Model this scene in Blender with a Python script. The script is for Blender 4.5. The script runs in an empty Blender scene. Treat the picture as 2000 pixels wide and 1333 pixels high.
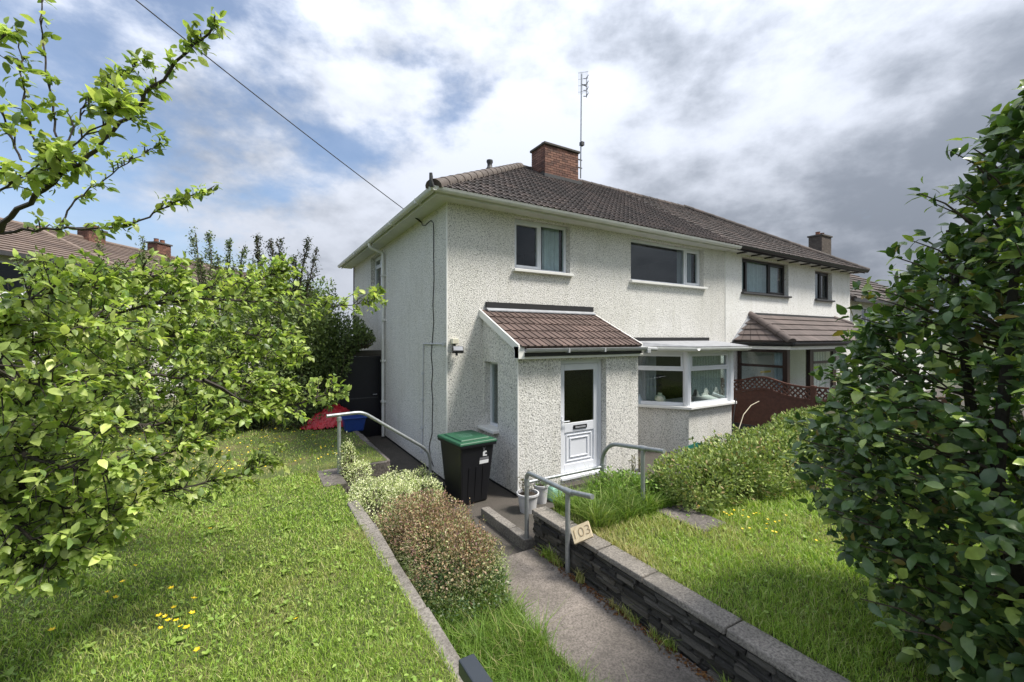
import bpy, bmesh, math, random
import numpy as np
from mathutils import Vector, Matrix, Euler

R_ = math.radians
random.seed(7); rng = np.random.default_rng(11)
scene = bpy.context.scene
col = scene.collection

# ------------------------------------------------------------------ camera
YAW = 58.7
FW = Vector((math.cos(R_(YAW)), math.sin(R_(YAW)), 0)); RT = Vector((math.sin(R_(YAW)), -math.cos(R_(YAW)), 0))
CAM = Vector((-3.052, -7.332, 2.65)); FPX = 830.0
cd = bpy.data.cameras.new('camera'); cam = bpy.data.objects.new('camera', cd); col.objects.link(cam)
cam.location = CAM; cam.rotation_euler = (R_(90), 0, R_(YAW - 90))
cd.sensor_width = 36; cd.lens = FPX / 2000 * 36; cd.shift_y = -0.00325; cd.clip_start = 0.05; cd.clip_end = 4000
scene.camera = cam
def at(x, y, d):            # a point seen in direction (x, y) of the 2000 px photograph, d metres ahead
    return CAM + FW * d + RT * ((x - 1000) / FPX * d) + Vector((0, 0, (660 - y) / FPX * d))

# ------------------------------------------------------------------ sky, sun, exposure
SUN_EL, SUN_DIR = 58.0, Vector((0.74, -0.67, 0)).normalized()
world = bpy.data.worlds.new('World'); scene.world = world; world.use_nodes = True
def build_sky():
    nt = world.node_tree; N = nt.nodes; L = nt.links; N.clear()
    out = N.new('ShaderNodeOutputWorld')
    sky = N.new('ShaderNodeTexSky'); sky.sky_type = 'NISHITA'; sky.sun_disc = False
    sky.sun_elevation = R_(SUN_EL); sky.sun_rotation = math.atan2(SUN_DIR.x, SUN_DIR.y)
    sky.air_density = 1.0; sky.dust_density = 1.2; sky.ozone_density = 2.0
    bg = N.new('ShaderNodeBackground'); bg.inputs['Strength'].default_value = 0.045
    L.new(sky.outputs[0], bg.inputs['Color'])
    tc = N.new('ShaderNodeTexCoord')
    mp = N.new('ShaderNodeMapping'); mp.vector_type = 'POINT'; mp.inputs['Rotation'].default_value = (0, 0, R_(90 - YAW))
    L.new(tc.outputs['Generated'], mp.inputs['Vector'])
    sx = N.new('ShaderNodeSeparateXYZ'); L.new(mp.outputs[0], sx.inputs[0])
    def math_(op, a, b=None, clamp=False):
        n = N.new('ShaderNodeMath'); n.operation = op; n.use_clamp = clamp
        for i, v in enumerate((a, b)):
            if v is None: continue
            if isinstance(v, (int, float)): n.inputs[i].default_value = v
            else: L.new(v, n.inputs[i])
        return n.outputs[0]
    def ramp(v, a, b, lo=0.0, hi=1.0):
        n = N.new('ShaderNodeMapRange'); n.interpolation_type = 'SMOOTHSTEP'
        n.inputs[1].default_value = a; n.inputs[2].default_value = b; n.inputs[3].default_value = lo; n.inputs[4].default_value = hi
        L.new(v, n.inputs[0]); return n.outputs[0]
    m0 = N.new('ShaderNodeMapping'); m0.inputs['Scale'].default_value = (1.0, 1.0, 1.75); L.new(mp.outputs[0], m0.inputs['Vector'])
    def noise(scale, off, detail=7, rough=0.55, dist=0.3):
        m = N.new('ShaderNodeMapping'); m.inputs['Location'].default_value = off; L.new(m0.outputs[0], m.inputs['Vector'])
        n = N.new('ShaderNodeTexNoise'); n.inputs['Scale'].default_value = scale; n.inputs['Detail'].default_value = detail
        n.inputs['Roughness'].default_value = rough; n.inputs['Distortion'].default_value = dist
        L.new(m.outputs[0], n.inputs['Vector']); return n.outputs['Fac']
    n1 = noise(2.0, SK[0], 12, 0.57, 0.06)          # cover
    n2 = noise(2.1, SK[1], 12, 0.57, 0.08)          # light and dark of the cloud
    n3 = noise(5.0, (1.3, 4.4, 5.0), 12, 0.58, 0.05)
    fine = math_('MULTIPLY', math_('SUBTRACT', n3, 0.5), 0.55)
    side = ramp(sx.outputs[0], -0.8, 0.5, -0.05, 0.26)    # the heavier cloud bank lies to one side
    cover = ramp(math_('ADD', math_('ADD', n1, side), fine), 0.40, 0.60, 0.16, 1.0)
    cover = math_('MAXIMUM', cover, ramp(sx.outputs[2], 0.0, 0.30, 0.85, 0.0))
    side2 = ramp(sx.outputs[0], -0.05, 0.55, 0.14, -0.05)
    tone = ramp(math_('ADD', math_('ADD', n2, side2), fine), 0.34, 0.67)
    mix = N.new('ShaderNodeMix'); mix.data_type = 'RGBA'; mix.clamp_factor = True
    L.new(tone, mix.inputs[0]); mix.inputs[6].default_value = (0.170, 0.192, 0.232, 1); mix.inputs[7].default_value = (0.44, 0.468, 0.53, 1)
    # an overcast sky brightens smoothly from the horizon to the zenith
    lum = ramp(sx.outputs[2], 0.0, 1.0, 0.75, 2.3)
    n_ = N.new('ShaderNodeMapRange'); n_.inputs[1].default_value = 0.0; n_.inputs[2].default_value = 1.0; n_.inputs[3].default_value = 0.80; n_.inputs[4].default_value = 2.4
    L.new(sx.outputs[2], n_.inputs[0]); 
    bgc = N.new('ShaderNodeBackground'); L.new(math_('MULTIPLY', n_.outputs[0], CLOUD), bgc.inputs['Strength'])
    L.new(mix.outputs[2], bgc.inputs['Color'])
    ms = N.new('ShaderNodeMixShader'); L.new(cover, ms.inputs[0]); L.new(bg.outputs[0], ms.inputs[1]); L.new(bgc.outputs[0], ms.inputs[2])
    L.new(ms.outputs[0], out.inputs['Surface'])
CLOUD = 0.35; SK = ((8.8, 4.2, 3.0), (7.7, 2.2, 1.0))
build_sky()
sd = bpy.data.lights.new('sun', 'SUN'); sd.energy = 1.5; sd.angle = R_(14.0); sd.color = (1.0, 0.95, 0.87)
sun = bpy.data.objects.new('sun', sd); col.objects.link(sun)
ldir = -(SUN_DIR * math.cos(R_(SUN_EL)) + Vector((0, 0, math.sin(R_(SUN_EL)))))
sun.rotation_euler = ldir.to_track_quat('-Z', 'Y').to_euler()
scene.view_settings.view_transform = 'Standard'; scene.view_settings.look = 'None'
scene.view_settings.exposure = 2.06; scene.view_settings.gamma = 1.0; scene.view_settings.use_curve_mapping = False
scene.render.engine = 'CYCLES'
scene.cycles.max_bounces = 8; scene.cycles.transparent_max_bounces = 12; scene.cycles.caustics_reflective = False; scene.cycles.caustics_refractive = False

# ------------------------------------------------------------------ materials
M = {}
def nodes_of(name):
    m = bpy.data.materials.new(name); m.use_nodes = True; M[name] = m
    nt = m.node_tree; nt.nodes.clear()
    o = nt.nodes.new('ShaderNodeOutputMaterial'); p = nt.nodes.new('ShaderNodeBsdfPrincipled')
    nt.links.new(p.outputs[0], o.inputs['Surface'])
    return m, nt, nt.nodes, nt.links, p, o
def texco(N, L, scale=(1, 1, 1), kind='Object'):
    tc = N.new('ShaderNodeTexCoord'); mp = N.new('ShaderNodeMapping'); mp.inputs['Scale'].default_value = scale
    L.new(tc.outputs[kind], mp.inputs['Vector']); return mp.outputs[0]
def nz(N, L, vec, scale, detail=4, rough=0.55, dist=0.0):
    n = N.new('ShaderNodeTexNoise'); n.inputs['Scale'].default_value = scale; n.inputs['Detail'].default_value = detail
    n.inputs['Roughness'].default_value = rough; n.inputs['Distortion'].default_value = dist
    L.new(vec, n.inputs['Vector']); return n.outputs['Fac']
def rmp(N, L, fac, stops):
    r = N.new('ShaderNodeValToRGB'); e = r.color_ramp.elements
    while len(e) < len(stops): e.new(0.5)
    for i, (p, c) in enumerate(stops):
        e[i].position = p; e[i].color = (*c, 1) if len(c) == 3 else c
    L.new(fac, r.inputs[0]); return r.outputs[0]
def mixc(N, L, fac, a, b, mode='MIX'):
    n = N.new('ShaderNodeMix'); n.data_type = 'RGBA'; n.blend_type = mode
    if isinstance(fac, float): n.inputs[0].default_value = fac
    else: L.new(fac, n.inputs[0])
    for i, v in ((6, a), (7, b)):
        if isinstance(v, tuple): n.inputs[i].default_value = (*v, 1)
        else: L.new(v, n.inputs[i])
    return n.outputs[2]
def bump(N, L, p, h, strength, dist=0.01):
    b = N.new('ShaderNodeBump'); b.inputs['Strength'].default_value = strength; b.inputs['Distance'].default_value = dist
    L.new(h, b.inputs['Height']); L.new(b.outputs[0], p.inputs['Normal'])
def simple(name, c, rough=0.5, metal=0.0, var=0.12, scale=6.0, bmp=0.0, bscale=60.0, spec=0.5):
    m, nt, N, L, p, o = nodes_of(name); v = texco(N, L)
    f = nz(N, L, v, scale, 6, 0.65)
    lo = tuple(x * (1 - var) for x in c); hi = tuple(min(1, x * (1 + var)) for x in c)
    L.new(rmp(N, L, f, [(0.3, lo), (0.7, hi)]), p.inputs['Base Color'])
    p.inputs['Roughness'].default_value = rough; p.inputs['Metallic'].default_value = metal; p.inputs['Specular IOR Level'].default_value = spec
    if bmp: bump(N, L, p, nz(N, L, v, bscale, 5), bmp)
    return m
def island_rand(N, L):
    g = N.new('ShaderNodeNewGeometry'); oi = N.new('ShaderNodeObjectInfo'); a = N.new('ShaderNodeMath'); a.operation = 'ADD'
    L.new(g.outputs['Random Per Island'], a.inputs[0]); L.new(oi.outputs['Random'], a.inputs[1])
    f = N.new('ShaderNodeMath'); f.operation = 'FRACT'; L.new(a.outputs[0], f.inputs[0]); return f.outputs[0]
def pebbledash(name, base, spk, scale=30.0, amt=0.5):
    m, nt, N, L, p, o = nodes_of(name); v = texco(N, L)
    a = nz(N, L, v, scale, 2.5, 0.6, 0.7); b = nz(N, L, v, scale * 2.2, 2, 0.6, 0.5); big = nz(N, L, v, 0.7, 5, 0.6)
    c = rmp(N, L, a, [(amt - 0.155, spk), (amt - 0.075, tuple(0.62 * x for x in base)), (amt + 0.0, base), (0.68, tuple(min(0.92, 1.18 * x) for x in base))])
    c2 = rmp(N, L, b, [(0.34, spk), (0.42, (1, 1, 1))])
    cc = mixc(N, L, 0.38, c, c2, 'MULTIPLY')
    vs = texco(N, L, (3.0, 3.0, 0.35)); st = nz(N, L, vs, 1.6, 5, 0.65)
    cc = mixc(N, L, 0.8, cc, rmp(N, L, big, [(0.3, (0.88, 0.875, 0.85)), (0.65, (1, 1, 1))]), 'MULTIPLY')
    cc = mixc(N, L, 0.7, cc, rmp(N, L, st, [(0.28, (0.84, 0.84, 0.80)), (0.5, (1, 1, 1))]), 'MULTIPLY')
    L.new(cc, p.inputs['Base Color']); p.inputs['Roughness'].default_value = 0.9; p.inputs['Specular IOR Level'].default_value = 0.2
    bump(N, L, p, a, 0.9, 0.02); return m
pebbledash('render', (0.77, 0.755, 0.715), (0.18, 0.18, 0.175), 50.0, 0.485)
pebbledash('render_next_door', (0.86, 0.85, 0.81), (0.40, 0.40, 0.39), 34.0, 0.44)
def tile_mat(name, cs, lichen=0.25):
    m, nt, N, L, p, o = nodes_of(name); v = texco(N, L); r = island_rand(N, L)
    c = rmp(N, L, r, [(0.0, cs[0]), (0.5, cs[1]), (1.0, cs[2])])
    g = N.new('ShaderNodeNewGeometry')
    f = nz(N, L, g.outputs['Position'], 9.0, 6, 0.7); f2 = nz(N, L, g.outputs['Position'], 1.3, 4, 0.6)
    c = mixc(N, L, rmp(N, L, f, [(0.52, (0, 0, 0)), (0.72, (lichen,) * 3)]), c, (0.26, 0.25, 0.22))
    c = mixc(N, L, 0.75, c, rmp(N, L, f2, [(0.3, (0.62, 0.6, 0.58)), (0.7, (1.2, 1.15, 1.1))]), 'MULTIPLY')
    L.new(c, p.inputs['Base Color']); p.inputs['Roughness'].default_value = 0.82
    bump(N, L, p, f, 0.35, 0.01); return m
tile_mat('roof_tile', [(0.032, 0.025, 0.022), (0.052, 0.040, 0.036), (0.085, 0.063, 0.055)], 0.28)
tile_mat('porch_tile', [(0.085, 0.058, 0.050), (0.110, 0.076, 0.066), (0.140, 0.098, 0.086)], 0.10)
tile_mat('hip_tile', [(0.085, 0.069, 0.060), (0.105, 0.086, 0.074), (0.13, 0.107, 0.09)], 0.4)
tile_mat('flat_tile', [(0.092, 0.074, 0.068), (0.11, 0.088, 0.082), (0.125, 0.10, 0.094)], 0.06)
tile_mat('far_tile', [(0.14, 0.105, 0.09), (0.17, 0.13, 0.11), (0.2, 0.155, 0.13)], 0.2)
tile_mat('brick', [(0.10, 0.050, 0.038), (0.175, 0.082, 0.060), (0.25, 0.13, 0.092)], 0.25)
simple('mortar', (0.085, 0.078, 0.07), 0.95, bmp=0.3)
simple('upvc', (0.69, 0.71, 0.75), 0.32, var=0.04, scale=2)
simple('cream_trim', (0.62, 0.625, 0.60), 0.5, var=0.10, scale=3)
simple('gutter_grey', (0.36, 0.37, 0.375), 0.5)
simple('white_paint', (0.76, 0.755, 0.72), 0.55, var=0.06, scale=4)
simple('dark_frame', (0.018, 0.014, 0.013), 0.35)
simple('brown_frame', (0.030, 0.016, 0.012), 0.4)
simple('black_plastic', (0.006, 0.0065, 0.008), 0.45, var=0.2)
simple('bin_black', (0.0055, 0.006, 0.0085), 0.5, var=0.2)
simple('bin_green', (0.016, 0.085, 0.042), 0.5, var=0.18, scale=8)
simple('lead', (0.045, 0.045, 0.047), 0.6, var=0.3, scale=9)
simple('lead_light', (0.30, 0.31, 0.33), 0.55, var=0.2)
simple('galvanised', (0.34, 0.36, 0.37), 0.42, 0.55, var=0.2, scale=20, bmp=0.1, bscale=40)
simple('cable', (0.012, 0.012, 0.013), 0.6)
simple('conduit', (0.50, 0.51, 0.53), 0.5)
simple('plinth', (0.012, 0.012, 0.013), 0.7)
simple('soil', (0.040, 0.030, 0.022), 0.95, var=0.4, bmp=0.8, bscale=45)
simple('door_black', (0.006, 0.006, 0.010), 0.35, var=0.3)
simple('red_tarp', (0.42, 0.018, 0.028), 0.42, var=0.2)
simple('blue_plastic', (0.012, 0.045, 0.22), 0.45)
simple('fence_wood', (0.085, 0.030, 0.018), 0.6, var=0.3, scale=12)
simple('bark', (0.045, 0.037, 0.030), 0.9, var=0.35, scale=30, bmp=0.5)
simple('twig', (0.075, 0.058, 0.042), 0.85, var=0.3, scale=30)
simple('anthracite', (0.030, 0.037, 0.047), 0.42, var=0.1)
simple('pot_white', (0.55, 0.55, 0.56), 0.5, var=0.15)
simple('green_box', (0.22, 0.42, 0.33), 0.5, var=0.15, scale=14)
simple('trough_green', (0.012, 0.10, 0.075), 0.45)
simple('white_print', (0.72, 0.73, 0.74), 0.6)
simple('grey_print', (0.16, 0.16, 0.17), 0.6)
simple('lid_print', (0.10, 0.21, 0.15), 0.6)
simple('carving', (0.27, 0.20, 0.115), 0.8)
simple('room', (0.05, 0.048, 0.048), 0.9); simple('net_curtain', (0.30, 0.34, 0.31), 0.95, var=0.35, scale=30); simple('black_flash', (0.014, 0.014, 0.015), 0.7)
simple('curtain_grey', (0.30, 0.31, 0.34), 0.9, var=0.1)
simple('curtain_pale', (0.50, 0.56, 0.58), 0.9, var=0.1)
simple('blind', (0.52, 0.52, 0.50), 0.85)
simple('ceramic', (0.42, 0.44, 0.34), 0.3)
simple('ceramic_blue', (0.35, 0.42, 0.48), 0.3)
simple('cream_box', (0.62, 0.60, 0.48), 0.5)
simple('lamp_glass', (0.30, 0.31, 0.33), 0.15)
simple('buttercup', (0.80, 0.58, 0.01), 0.4)
simple('terracotta', (0.20, 0.085, 0.05), 0.8)
simple('bamboo', (0.45, 0.40, 0.30), 0.7)
simple('far_wall', (0.55, 0.53, 0.49), 0.9, var=0.08, scale=3)
def glass(name, tint=(0.9, 0.95, 0.95), frost=0.0, ior=1.5):
    m = bpy.data.materials.new(name); m.use_nodes = True; M[name] = m; nt = m.node_tree; N = nt.nodes; L = nt.links; N.clear()
    o = N.new('ShaderNodeOutputMaterial'); t = N.new('ShaderNodeBsdfTransparent'); t.inputs[0].default_value = (*tint, 1)
    g = N.new('ShaderNodeBsdfGlossy'); g.inputs['Roughness'].default_value = 0.015 + frost
    fr = N.new('ShaderNodeLayerWeight'); fr.inputs[0].default_value = 0.5
    pw_ = N.new('ShaderNodeMath'); pw_.operation = 'POWER'; L.new(fr.outputs['Facing'], pw_.inputs[0]); pw_.inputs[1].default_value = 4.0
    ma = N.new('ShaderNodeMath'); ma.operation = 'MULTIPLY_ADD'; L.new(pw_.outputs[0], ma.inputs[0]); ma.inputs[1].default_value = 0.9; ma.inputs[2].default_value = ((ior - 1) / (ior + 1)) ** 2
    mx = N.new('ShaderNodeMixShader'); L.new(ma.outputs[0], mx.inputs[0]); L.new(t.outputs[0], mx.inputs[1]); L.new(g.outputs[0], mx.inputs[2])
    v = texco(N, L); b = N.new('ShaderNodeBump'); b.inputs['Strength'].default_value = 0.012; b.inputs['Distance'].default_value = 0.05
    L.new(nz(N, L, v, 1.6, 2), b.inputs['Height']); L.new(b.outputs[0], g.inputs['Normal'])
    L.new(mx.outputs[0], o.inputs['Surface'])
glass('glass', ior=1.5); glass('door_glass', (0.6, 0.62, 0.5), 0.22, 1.42)
def concrete(name, c, spk, scale=70.0, moss=0.3, mossc=(0.035, 0.035, 0.026)):
    m, nt, N, L, p, o = nodes_of(name); v = texco(N, L)
    a = nz(N, L, v, scale, 4, 0.7); big = nz(N, L, v, 1.1, 6, 0.65, 0.3); mid = nz(N, L, v, 5.0, 6, 0.7, 0.4)
    cc = rmp(N, L, a, [(0.34, spk), (0.5, c), (0.66, tuple(min(1, 1.45 * x) for x in c))])
    cc = mixc(N, L, 0.85, cc, rmp(N, L, mid, [(0.3, (0.6, 0.59, 0.57)), (0.6, (1.08, 1.06, 1.04))]), 'MULTIPLY')
    f = rmp(N, L, big, [(0.50 - moss * 0.35, (0, 0, 0)), (0.62 - moss * 0.1, (0.85, 0.85, 0.85))])
    f = mixc(N, L, 1.0, f, rmp(N, L, mid, [(0.35, (0.2, 0.2, 0.2)), (0.65, (1, 1, 1))]), 'MULTIPLY')
    L.new(mixc(N, L, f, cc, mossc), p.inputs['Base Color']); p.inputs['Roughness'].default_value = 0.92
    bump(N, L, p, a, 0.6, 0.01); return m
concrete('path_concrete', (0.205, 0.18, 0.16), (0.10, 0.088, 0.076), 55, 0.22, (0.07, 0.062, 0.052))
concrete('dark_concrete', (0.10, 0.085, 0.075), (0.035, 0.03, 0.026), 60, 0.75)
concrete('kerb_concrete', (0.28, 0.26, 0.235), (0.11, 0.10, 0.09), 45, 0.62, (0.075, 0.068, 0.058))
concrete('coping_concrete', (0.29, 0.265, 0.235), (0.11, 0.10, 0.09), 50, 0.50, (0.085, 0.078, 0.066))
concrete('slab_stone', (0.17, 0.15, 0.14), (0.07, 0.06, 0.055), 30, 0.35)
def stone_mat():
    m, nt, N, L, p, o = nodes_of('slate'); v = texco(N, L, (4, 4, 14)); r = island_rand(N, L); g = N.new('ShaderNodeNewGeometry')
    f = nz(N, L, v, 3.0, 7, 0.7, 0.4); f2 = nz(N, L, g.outputs['Position'], 7.0, 6, 0.7)
    c = rmp(N, L, r, [(0, (0.028, 0.026, 0.023)), (0.5, (0.062, 0.057, 0.048)), (1, (0.125, 0.112, 0.092))])
    c = mixc(N, L, rmp(N, L, f2, [(0.58, (0, 0, 0)), (0.74, (0.6, 0.6, 0.6))]), c, (0.17, 0.165, 0.15))
    L.new(c, p.inputs['Base Color']); p.inputs['Roughness'].default_value = 0.85; bump(N, L, p, f, 0.9, 0.03)
stone_mat()
def wood_sign():
    m, nt, N, L, p, o = nodes_of('sign_wood'); v = texco(N, L, (3, 22, 3)); f = nz(N, L, v, 3, 6, 0.6, 0.5)
    L.new(rmp(N, L, f, [(0.3, (0.44, 0.35, 0.22)), (0.7, (0.62, 0.52, 0.35))]), p.inputs['Base Color']); p.inputs['Roughness'].default_value = 0.7
wood_sign()
def leaf_mat(name, trans=0.35, rough=0.42, boost=(1.35, 1.4, 0.75), spec=0.5):
    m = bpy.data.materials.new(name); m.use_nodes = True; M[name] = m; nt = m.node_tree; N = nt.nodes; L = nt.links; N.clear()
    o = N.new('ShaderNodeOutputMaterial'); p = N.new('ShaderNodeBsdfPrincipled'); t = N.new('ShaderNodeBsdfTranslucent'); mx = N.new('ShaderNodeMixShader')
    a = N.new('ShaderNodeAttribute'); a.attribute_name = 'col'
    g = N.new('ShaderNodeNewGeometry'); f = nz(N, L, g.outputs['Position'], 40, 3)
    c = mixc(N, L, 0.6, a.outputs['Color'], rmp(N, L, f, [(0.3, (0.75, 0.75, 0.75)), (0.7, (1.2, 1.2, 1.2))]), 'MULTIPLY')
    L.new(c, p.inputs['Base Color']); p.inputs['Roughness'].default_value = rough; p.inputs['Specular IOR Level'].default_value = spec
    L.new(mixc(N, L, 1.0, c, boost, 'MULTIPLY'), t.inputs['Color'])
    mx.inputs[0].default_value = trans; L.new(p.outputs[0], mx.inputs[1]); L.new(t.outputs[0], mx.inputs[2]); L.new(mx.outputs[0], o.inputs['Surface'])
leaf_mat('leaf', 0.38, 0.42); leaf_mat('glossy_leaf', 0.22, 0.34, (1.3, 1.5, 0.7), 0.6); leaf_mat('grass', 0.35, 0.5, (1.2, 1.3, 0.7), 0.35); leaf_mat('small_leaf', 0.25, 0.5, (1.2, 1.3, 0.8), 0.35)
def ground_mat(name, a, b, c):
    m, nt, N, L, p, o = nodes_of(name); v = texco(N, L)
    f = nz(N, L, v, 1.2, 6, 0.6); g = nz(N, L, v, 22, 5, 0.7)
    cc = rmp(N, L, f, [(0.32, a), (0.5, b), (0.66, c)])
    L.new(mixc(N, L, 0.9, cc, rmp(N, L, g, [(0.3, (0.45, 0.45, 0.42)), (0.7, (1.15, 1.15, 1.1))]), 'MULTIPLY'), p.inputs['Base Color'])
    p.inputs['Roughness'].default_value = 1.0; bump(N, L, p, g, 1.0, 0.03)
ground_mat('lawn_ground', (0.07, 0.10, 0.022), (0.10, 0.13, 0.032), (0.17, 0.155, 0.06))
ground_mat('far_ground', (0.06, 0.08, 0.03), (0.08, 0.10, 0.04), (0.10, 0.10, 0.06))

# ------------------------------------------------------------------ helpers
ROOT = {}
def link(o, parent=None):
    col.objects.link(o)
    if parent is not None: o.parent = parent
    return o
def base_of(o):
    v = Vector((0, 0, 0))
    while o is not None: v += Vector(o.get('_b', (0, 0, 0))) if False else o.location; o = o.parent
    return v
def tag(o, label=None, cat=None, group=None, kind=None):
    for k, v in (('label', label), ('category', cat), ('group', group), ('kind', kind)):
        if v: o[k] = v
    return o
def thing(name, loc, label, cat, group=None, rz=0.0):
    o = bpy.data.objects.new(name, None); o.location = loc; o.rotation_euler = (0, 0, rz); o.empty_display_size = 0.1
    link(o); return tag(o, label, cat, group)
class MB:
    def __init__(s): s.v = []; s.f = []; s.sm = False
    def add(s, vs, fs):
        n = len(s.v); s.v += [Vector(q) for q in vs]; s.f += [tuple(i + n for i in q) for q in fs]; return s
    def box(s, a, b):
        (x0, y0, z0), (x1, y1, z1) = a, b
        return s.add([(x0, y0, z0), (x1, y0, z0), (x1, y1, z0), (x0, y1, z0), (x0, y0, z1), (x1, y0, z1), (x1, y1, z1), (x0, y1, z1)],
                     [(0, 3, 2, 1), (4, 5, 6, 7), (0, 1, 5, 4), (1, 2, 6, 5), (2, 3, 7, 6), (3, 0, 4, 7)])
    def fbox(s, O, U, Nn, u0, u1, z0, z1, n0, n1):
        O = Vector(O); U = Vector(U); Nn = Vector(Nn); Z = Vector((0, 0, 1))
        P = lambda u, n, z: O + U * u + Nn * n + Z * z
        return s.add([P(u0, n0, z0), P(u1, n0, z0), P(u1, n1, z0), P(u0, n1, z0), P(u0, n0, z1), P(u1, n0, z1), P(u1, n1, z1), P(u0, n1, z1)],
                     [(0, 3, 2, 1), (4, 5, 6, 7), (0, 1, 5, 4), (1, 2, 6, 5), (2, 3, 7, 6), (3, 0, 4, 7)])
    def poly(s, vs): return s.add(vs, [tuple(range(len(vs)))])
    def prism(s, loop, off):
        off = Vector(off); n = len(loop); a = [Vector(q) for q in loop]
        return s.add(a + [q + off for q in a], [tuple(range(n))[::-1], tuple(range(n, 2 * n))] + [(i, (i + 1) % n, n + (i + 1) % n, n + i) for i in range(n)])
    def tube(s, pts, rad, k=8, cap=True):
        pts = [Vector(p) for p in pts]; n = len(pts); rr = rad if isinstance(rad, (list, tuple)) else [rad] * n
        t0 = (pts[1] - pts[0]).normalized(); up = Vector((0, 0, 1)) if abs(t0.z) < 0.9 else Vector((1, 0, 0))
        a = t0.cross(up).normalized(); vs = []
        for i in range(n):
            t = ((pts[min(i + 1, n - 1)] - pts[max(i - 1, 0)])).normalized()
            a = (a - t * a.dot(t)).normalized(); b = t.cross(a)
            vs += [pts[i] + (a * math.cos(2 * math.pi * j / k) + b * math.sin(2 * math.pi * j / k)) * rr[i] for j in range(k)]
        fs = [(i * k + j, i * k + (j + 1) % k, (i + 1) * k + (j + 1) % k, (i + 1) * k + j) for i in range(n - 1) for j in range(k)]
        if cap: fs += [tuple(range(k))[::-1], tuple(range((n - 1) * k, n * k))]
        return s.add(vs, fs)
    def lathe(s, c, prof, k=20):
        c = Vector(c); vs = [c + Vector((r * math.cos(2 * math.pi * j / k), r * math.sin(2 * math.pi * j / k), z)) for r, z in prof for j in range(k)]
        n = len(prof)
        return s.add(vs, [(i * k + j, i * k + (j + 1) % k, (i + 1) * k + (j + 1) % k, (i + 1) * k + j) for i in range(n - 1) for j in range(k)])
    def mesh(s, name, off=Vector((0, 0, 0)), smooth=False):
        me = bpy.data.meshes.new(name); me.from_pydata([tuple(q - off) for q in s.v], [], s.f); me.update()
        if smooth:
            me.polygons.foreach_set('use_smooth', [True] * len(me.polygons))
        return me
    def build(s, name, mat, parent=None, smooth=False, bevel=0.0, local=False):
        off = Vector((0, 0, 0)) if (parent is None or local) else base_of(parent)
        me = s.mesh(name, off, smooth); me.materials.append(M[mat])
        o = bpy.data.objects.new(name, me); link(o, parent)
        if smooth:
            try: me.set_sharp_from_angle(angle=R_(40))
            except Exception: pass
        if bevel:
            b = o.modifiers.new('bevel', 'BEVEL'); b.width = bevel; b.segments = 2; b.limit_method = 'ANGLE'
        return o
def piece(name, me, mat4, parent):
    o = bpy.data.objects.new(name, me); link(o, parent)
    m = mat4.copy(); m.translation = m.translation - base_of(parent); o.matrix_basis = m
    return o
def arc(pts, r, n=6):
    pts = [Vector(p) for p in pts]; out = [pts[0]]
    for i in range(1, len(pts) - 1):
        a = (pts[i - 1] - pts[i]).normalized(); b = (pts[i + 1] - pts[i]).normalized()
        p0 = pts[i] + a * r; p1 = pts[i] + b * r
        for k in range(n + 1):
            t = k / n; out.append(p0 * (1 - t) ** 2 + pts[i] * 2 * t * (1 - t) + p1 * t * t)
    return out + [pts[-1]]
def np_mesh(name, V, F, mat, parent=None, cols=None, kind=None, off=None):
    """V (n,3) float, F (m,3) int triangles"""
    me = bpy.data.meshes.new(name); V = np.asarray(V, np.float32); F = np.asarray(F, np.int32)
    if parent is not None: V = V - np.array(base_of(parent), np.float32)
    me.vertices.add(len(V)); me.vertices.foreach_set('co', V.ravel())
    me.loops.add(F.size); me.loops.foreach_set('vertex_index', F.ravel())
    me.polygons.add(len(F)); me.polygons.foreach_set('loop_start', np.arange(0, F.size, 3, dtype=np.int32))
    me.polygons.foreach_set('loop_total', np.full(len(F), 3, np.int32))
    me.polygons.foreach_set('use_smooth', np.ones(len(F), bool))
    if cols is not None:
        at_ = me.attributes.new('col', 'FLOAT_COLOR', 'POINT'); c4 = np.ones((len(V), 4), np.float32); c4[:, :3] = cols; at_.data.foreach_set('color', c4.ravel())
    me.update(); me.validate(); me.materials.append(M[mat])
    o = bpy.data.objects.new(name, me); link(o, parent)
    if kind: o['kind'] = kind
    return o
def unit(a): return a / np.maximum(np.linalg.norm(a, axis=-1, keepdims=True), 1e-9)
# leaf templates: length along y, width along x, normal z
LT8 = (np.array([[0, 0, 0], [-.22, .22, .06], [0, .25, 0], [.22, .22, .06], [-.27, .52, .05], [0, .55, 0.0], [.27, .52, .05], [-.14, .82, -.05], [.14, .82, -.05], [0, 1.0, -.16]], np.float32),
       np.array([[0, 2, 1], [0, 3, 2], [1, 2, 5], [1, 5, 4], [2, 3, 6], [2, 6, 5], [4, 5, 7], [5, 6, 8], [5, 8, 9], [5, 9, 7]], np.int32))
LT2 = (np.array([[0, 0, 0], [-.28, .5, .08], [.28, .5, .08], [0, 1, -.06]], np.float32), np.array([[0, 3, 1], [0, 2, 3]], np.int32))
def leaf_xf(P, D, Nn, S, T):
    D = unit(D); Nn = unit(Nn - D * np.sum(Nn * D, 1, keepdims=True)); X = np.cross(D, Nn)
    t = T[0]; V = P[:, None, :] + S[:, None, None] * (t[None, :, 0:1] * X[:, None, :] + t[None, :, 1:2] * D[:, None, :] + t[None, :, 2:3] * Nn[:, None, :])
    return V, X, D, Nn
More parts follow.
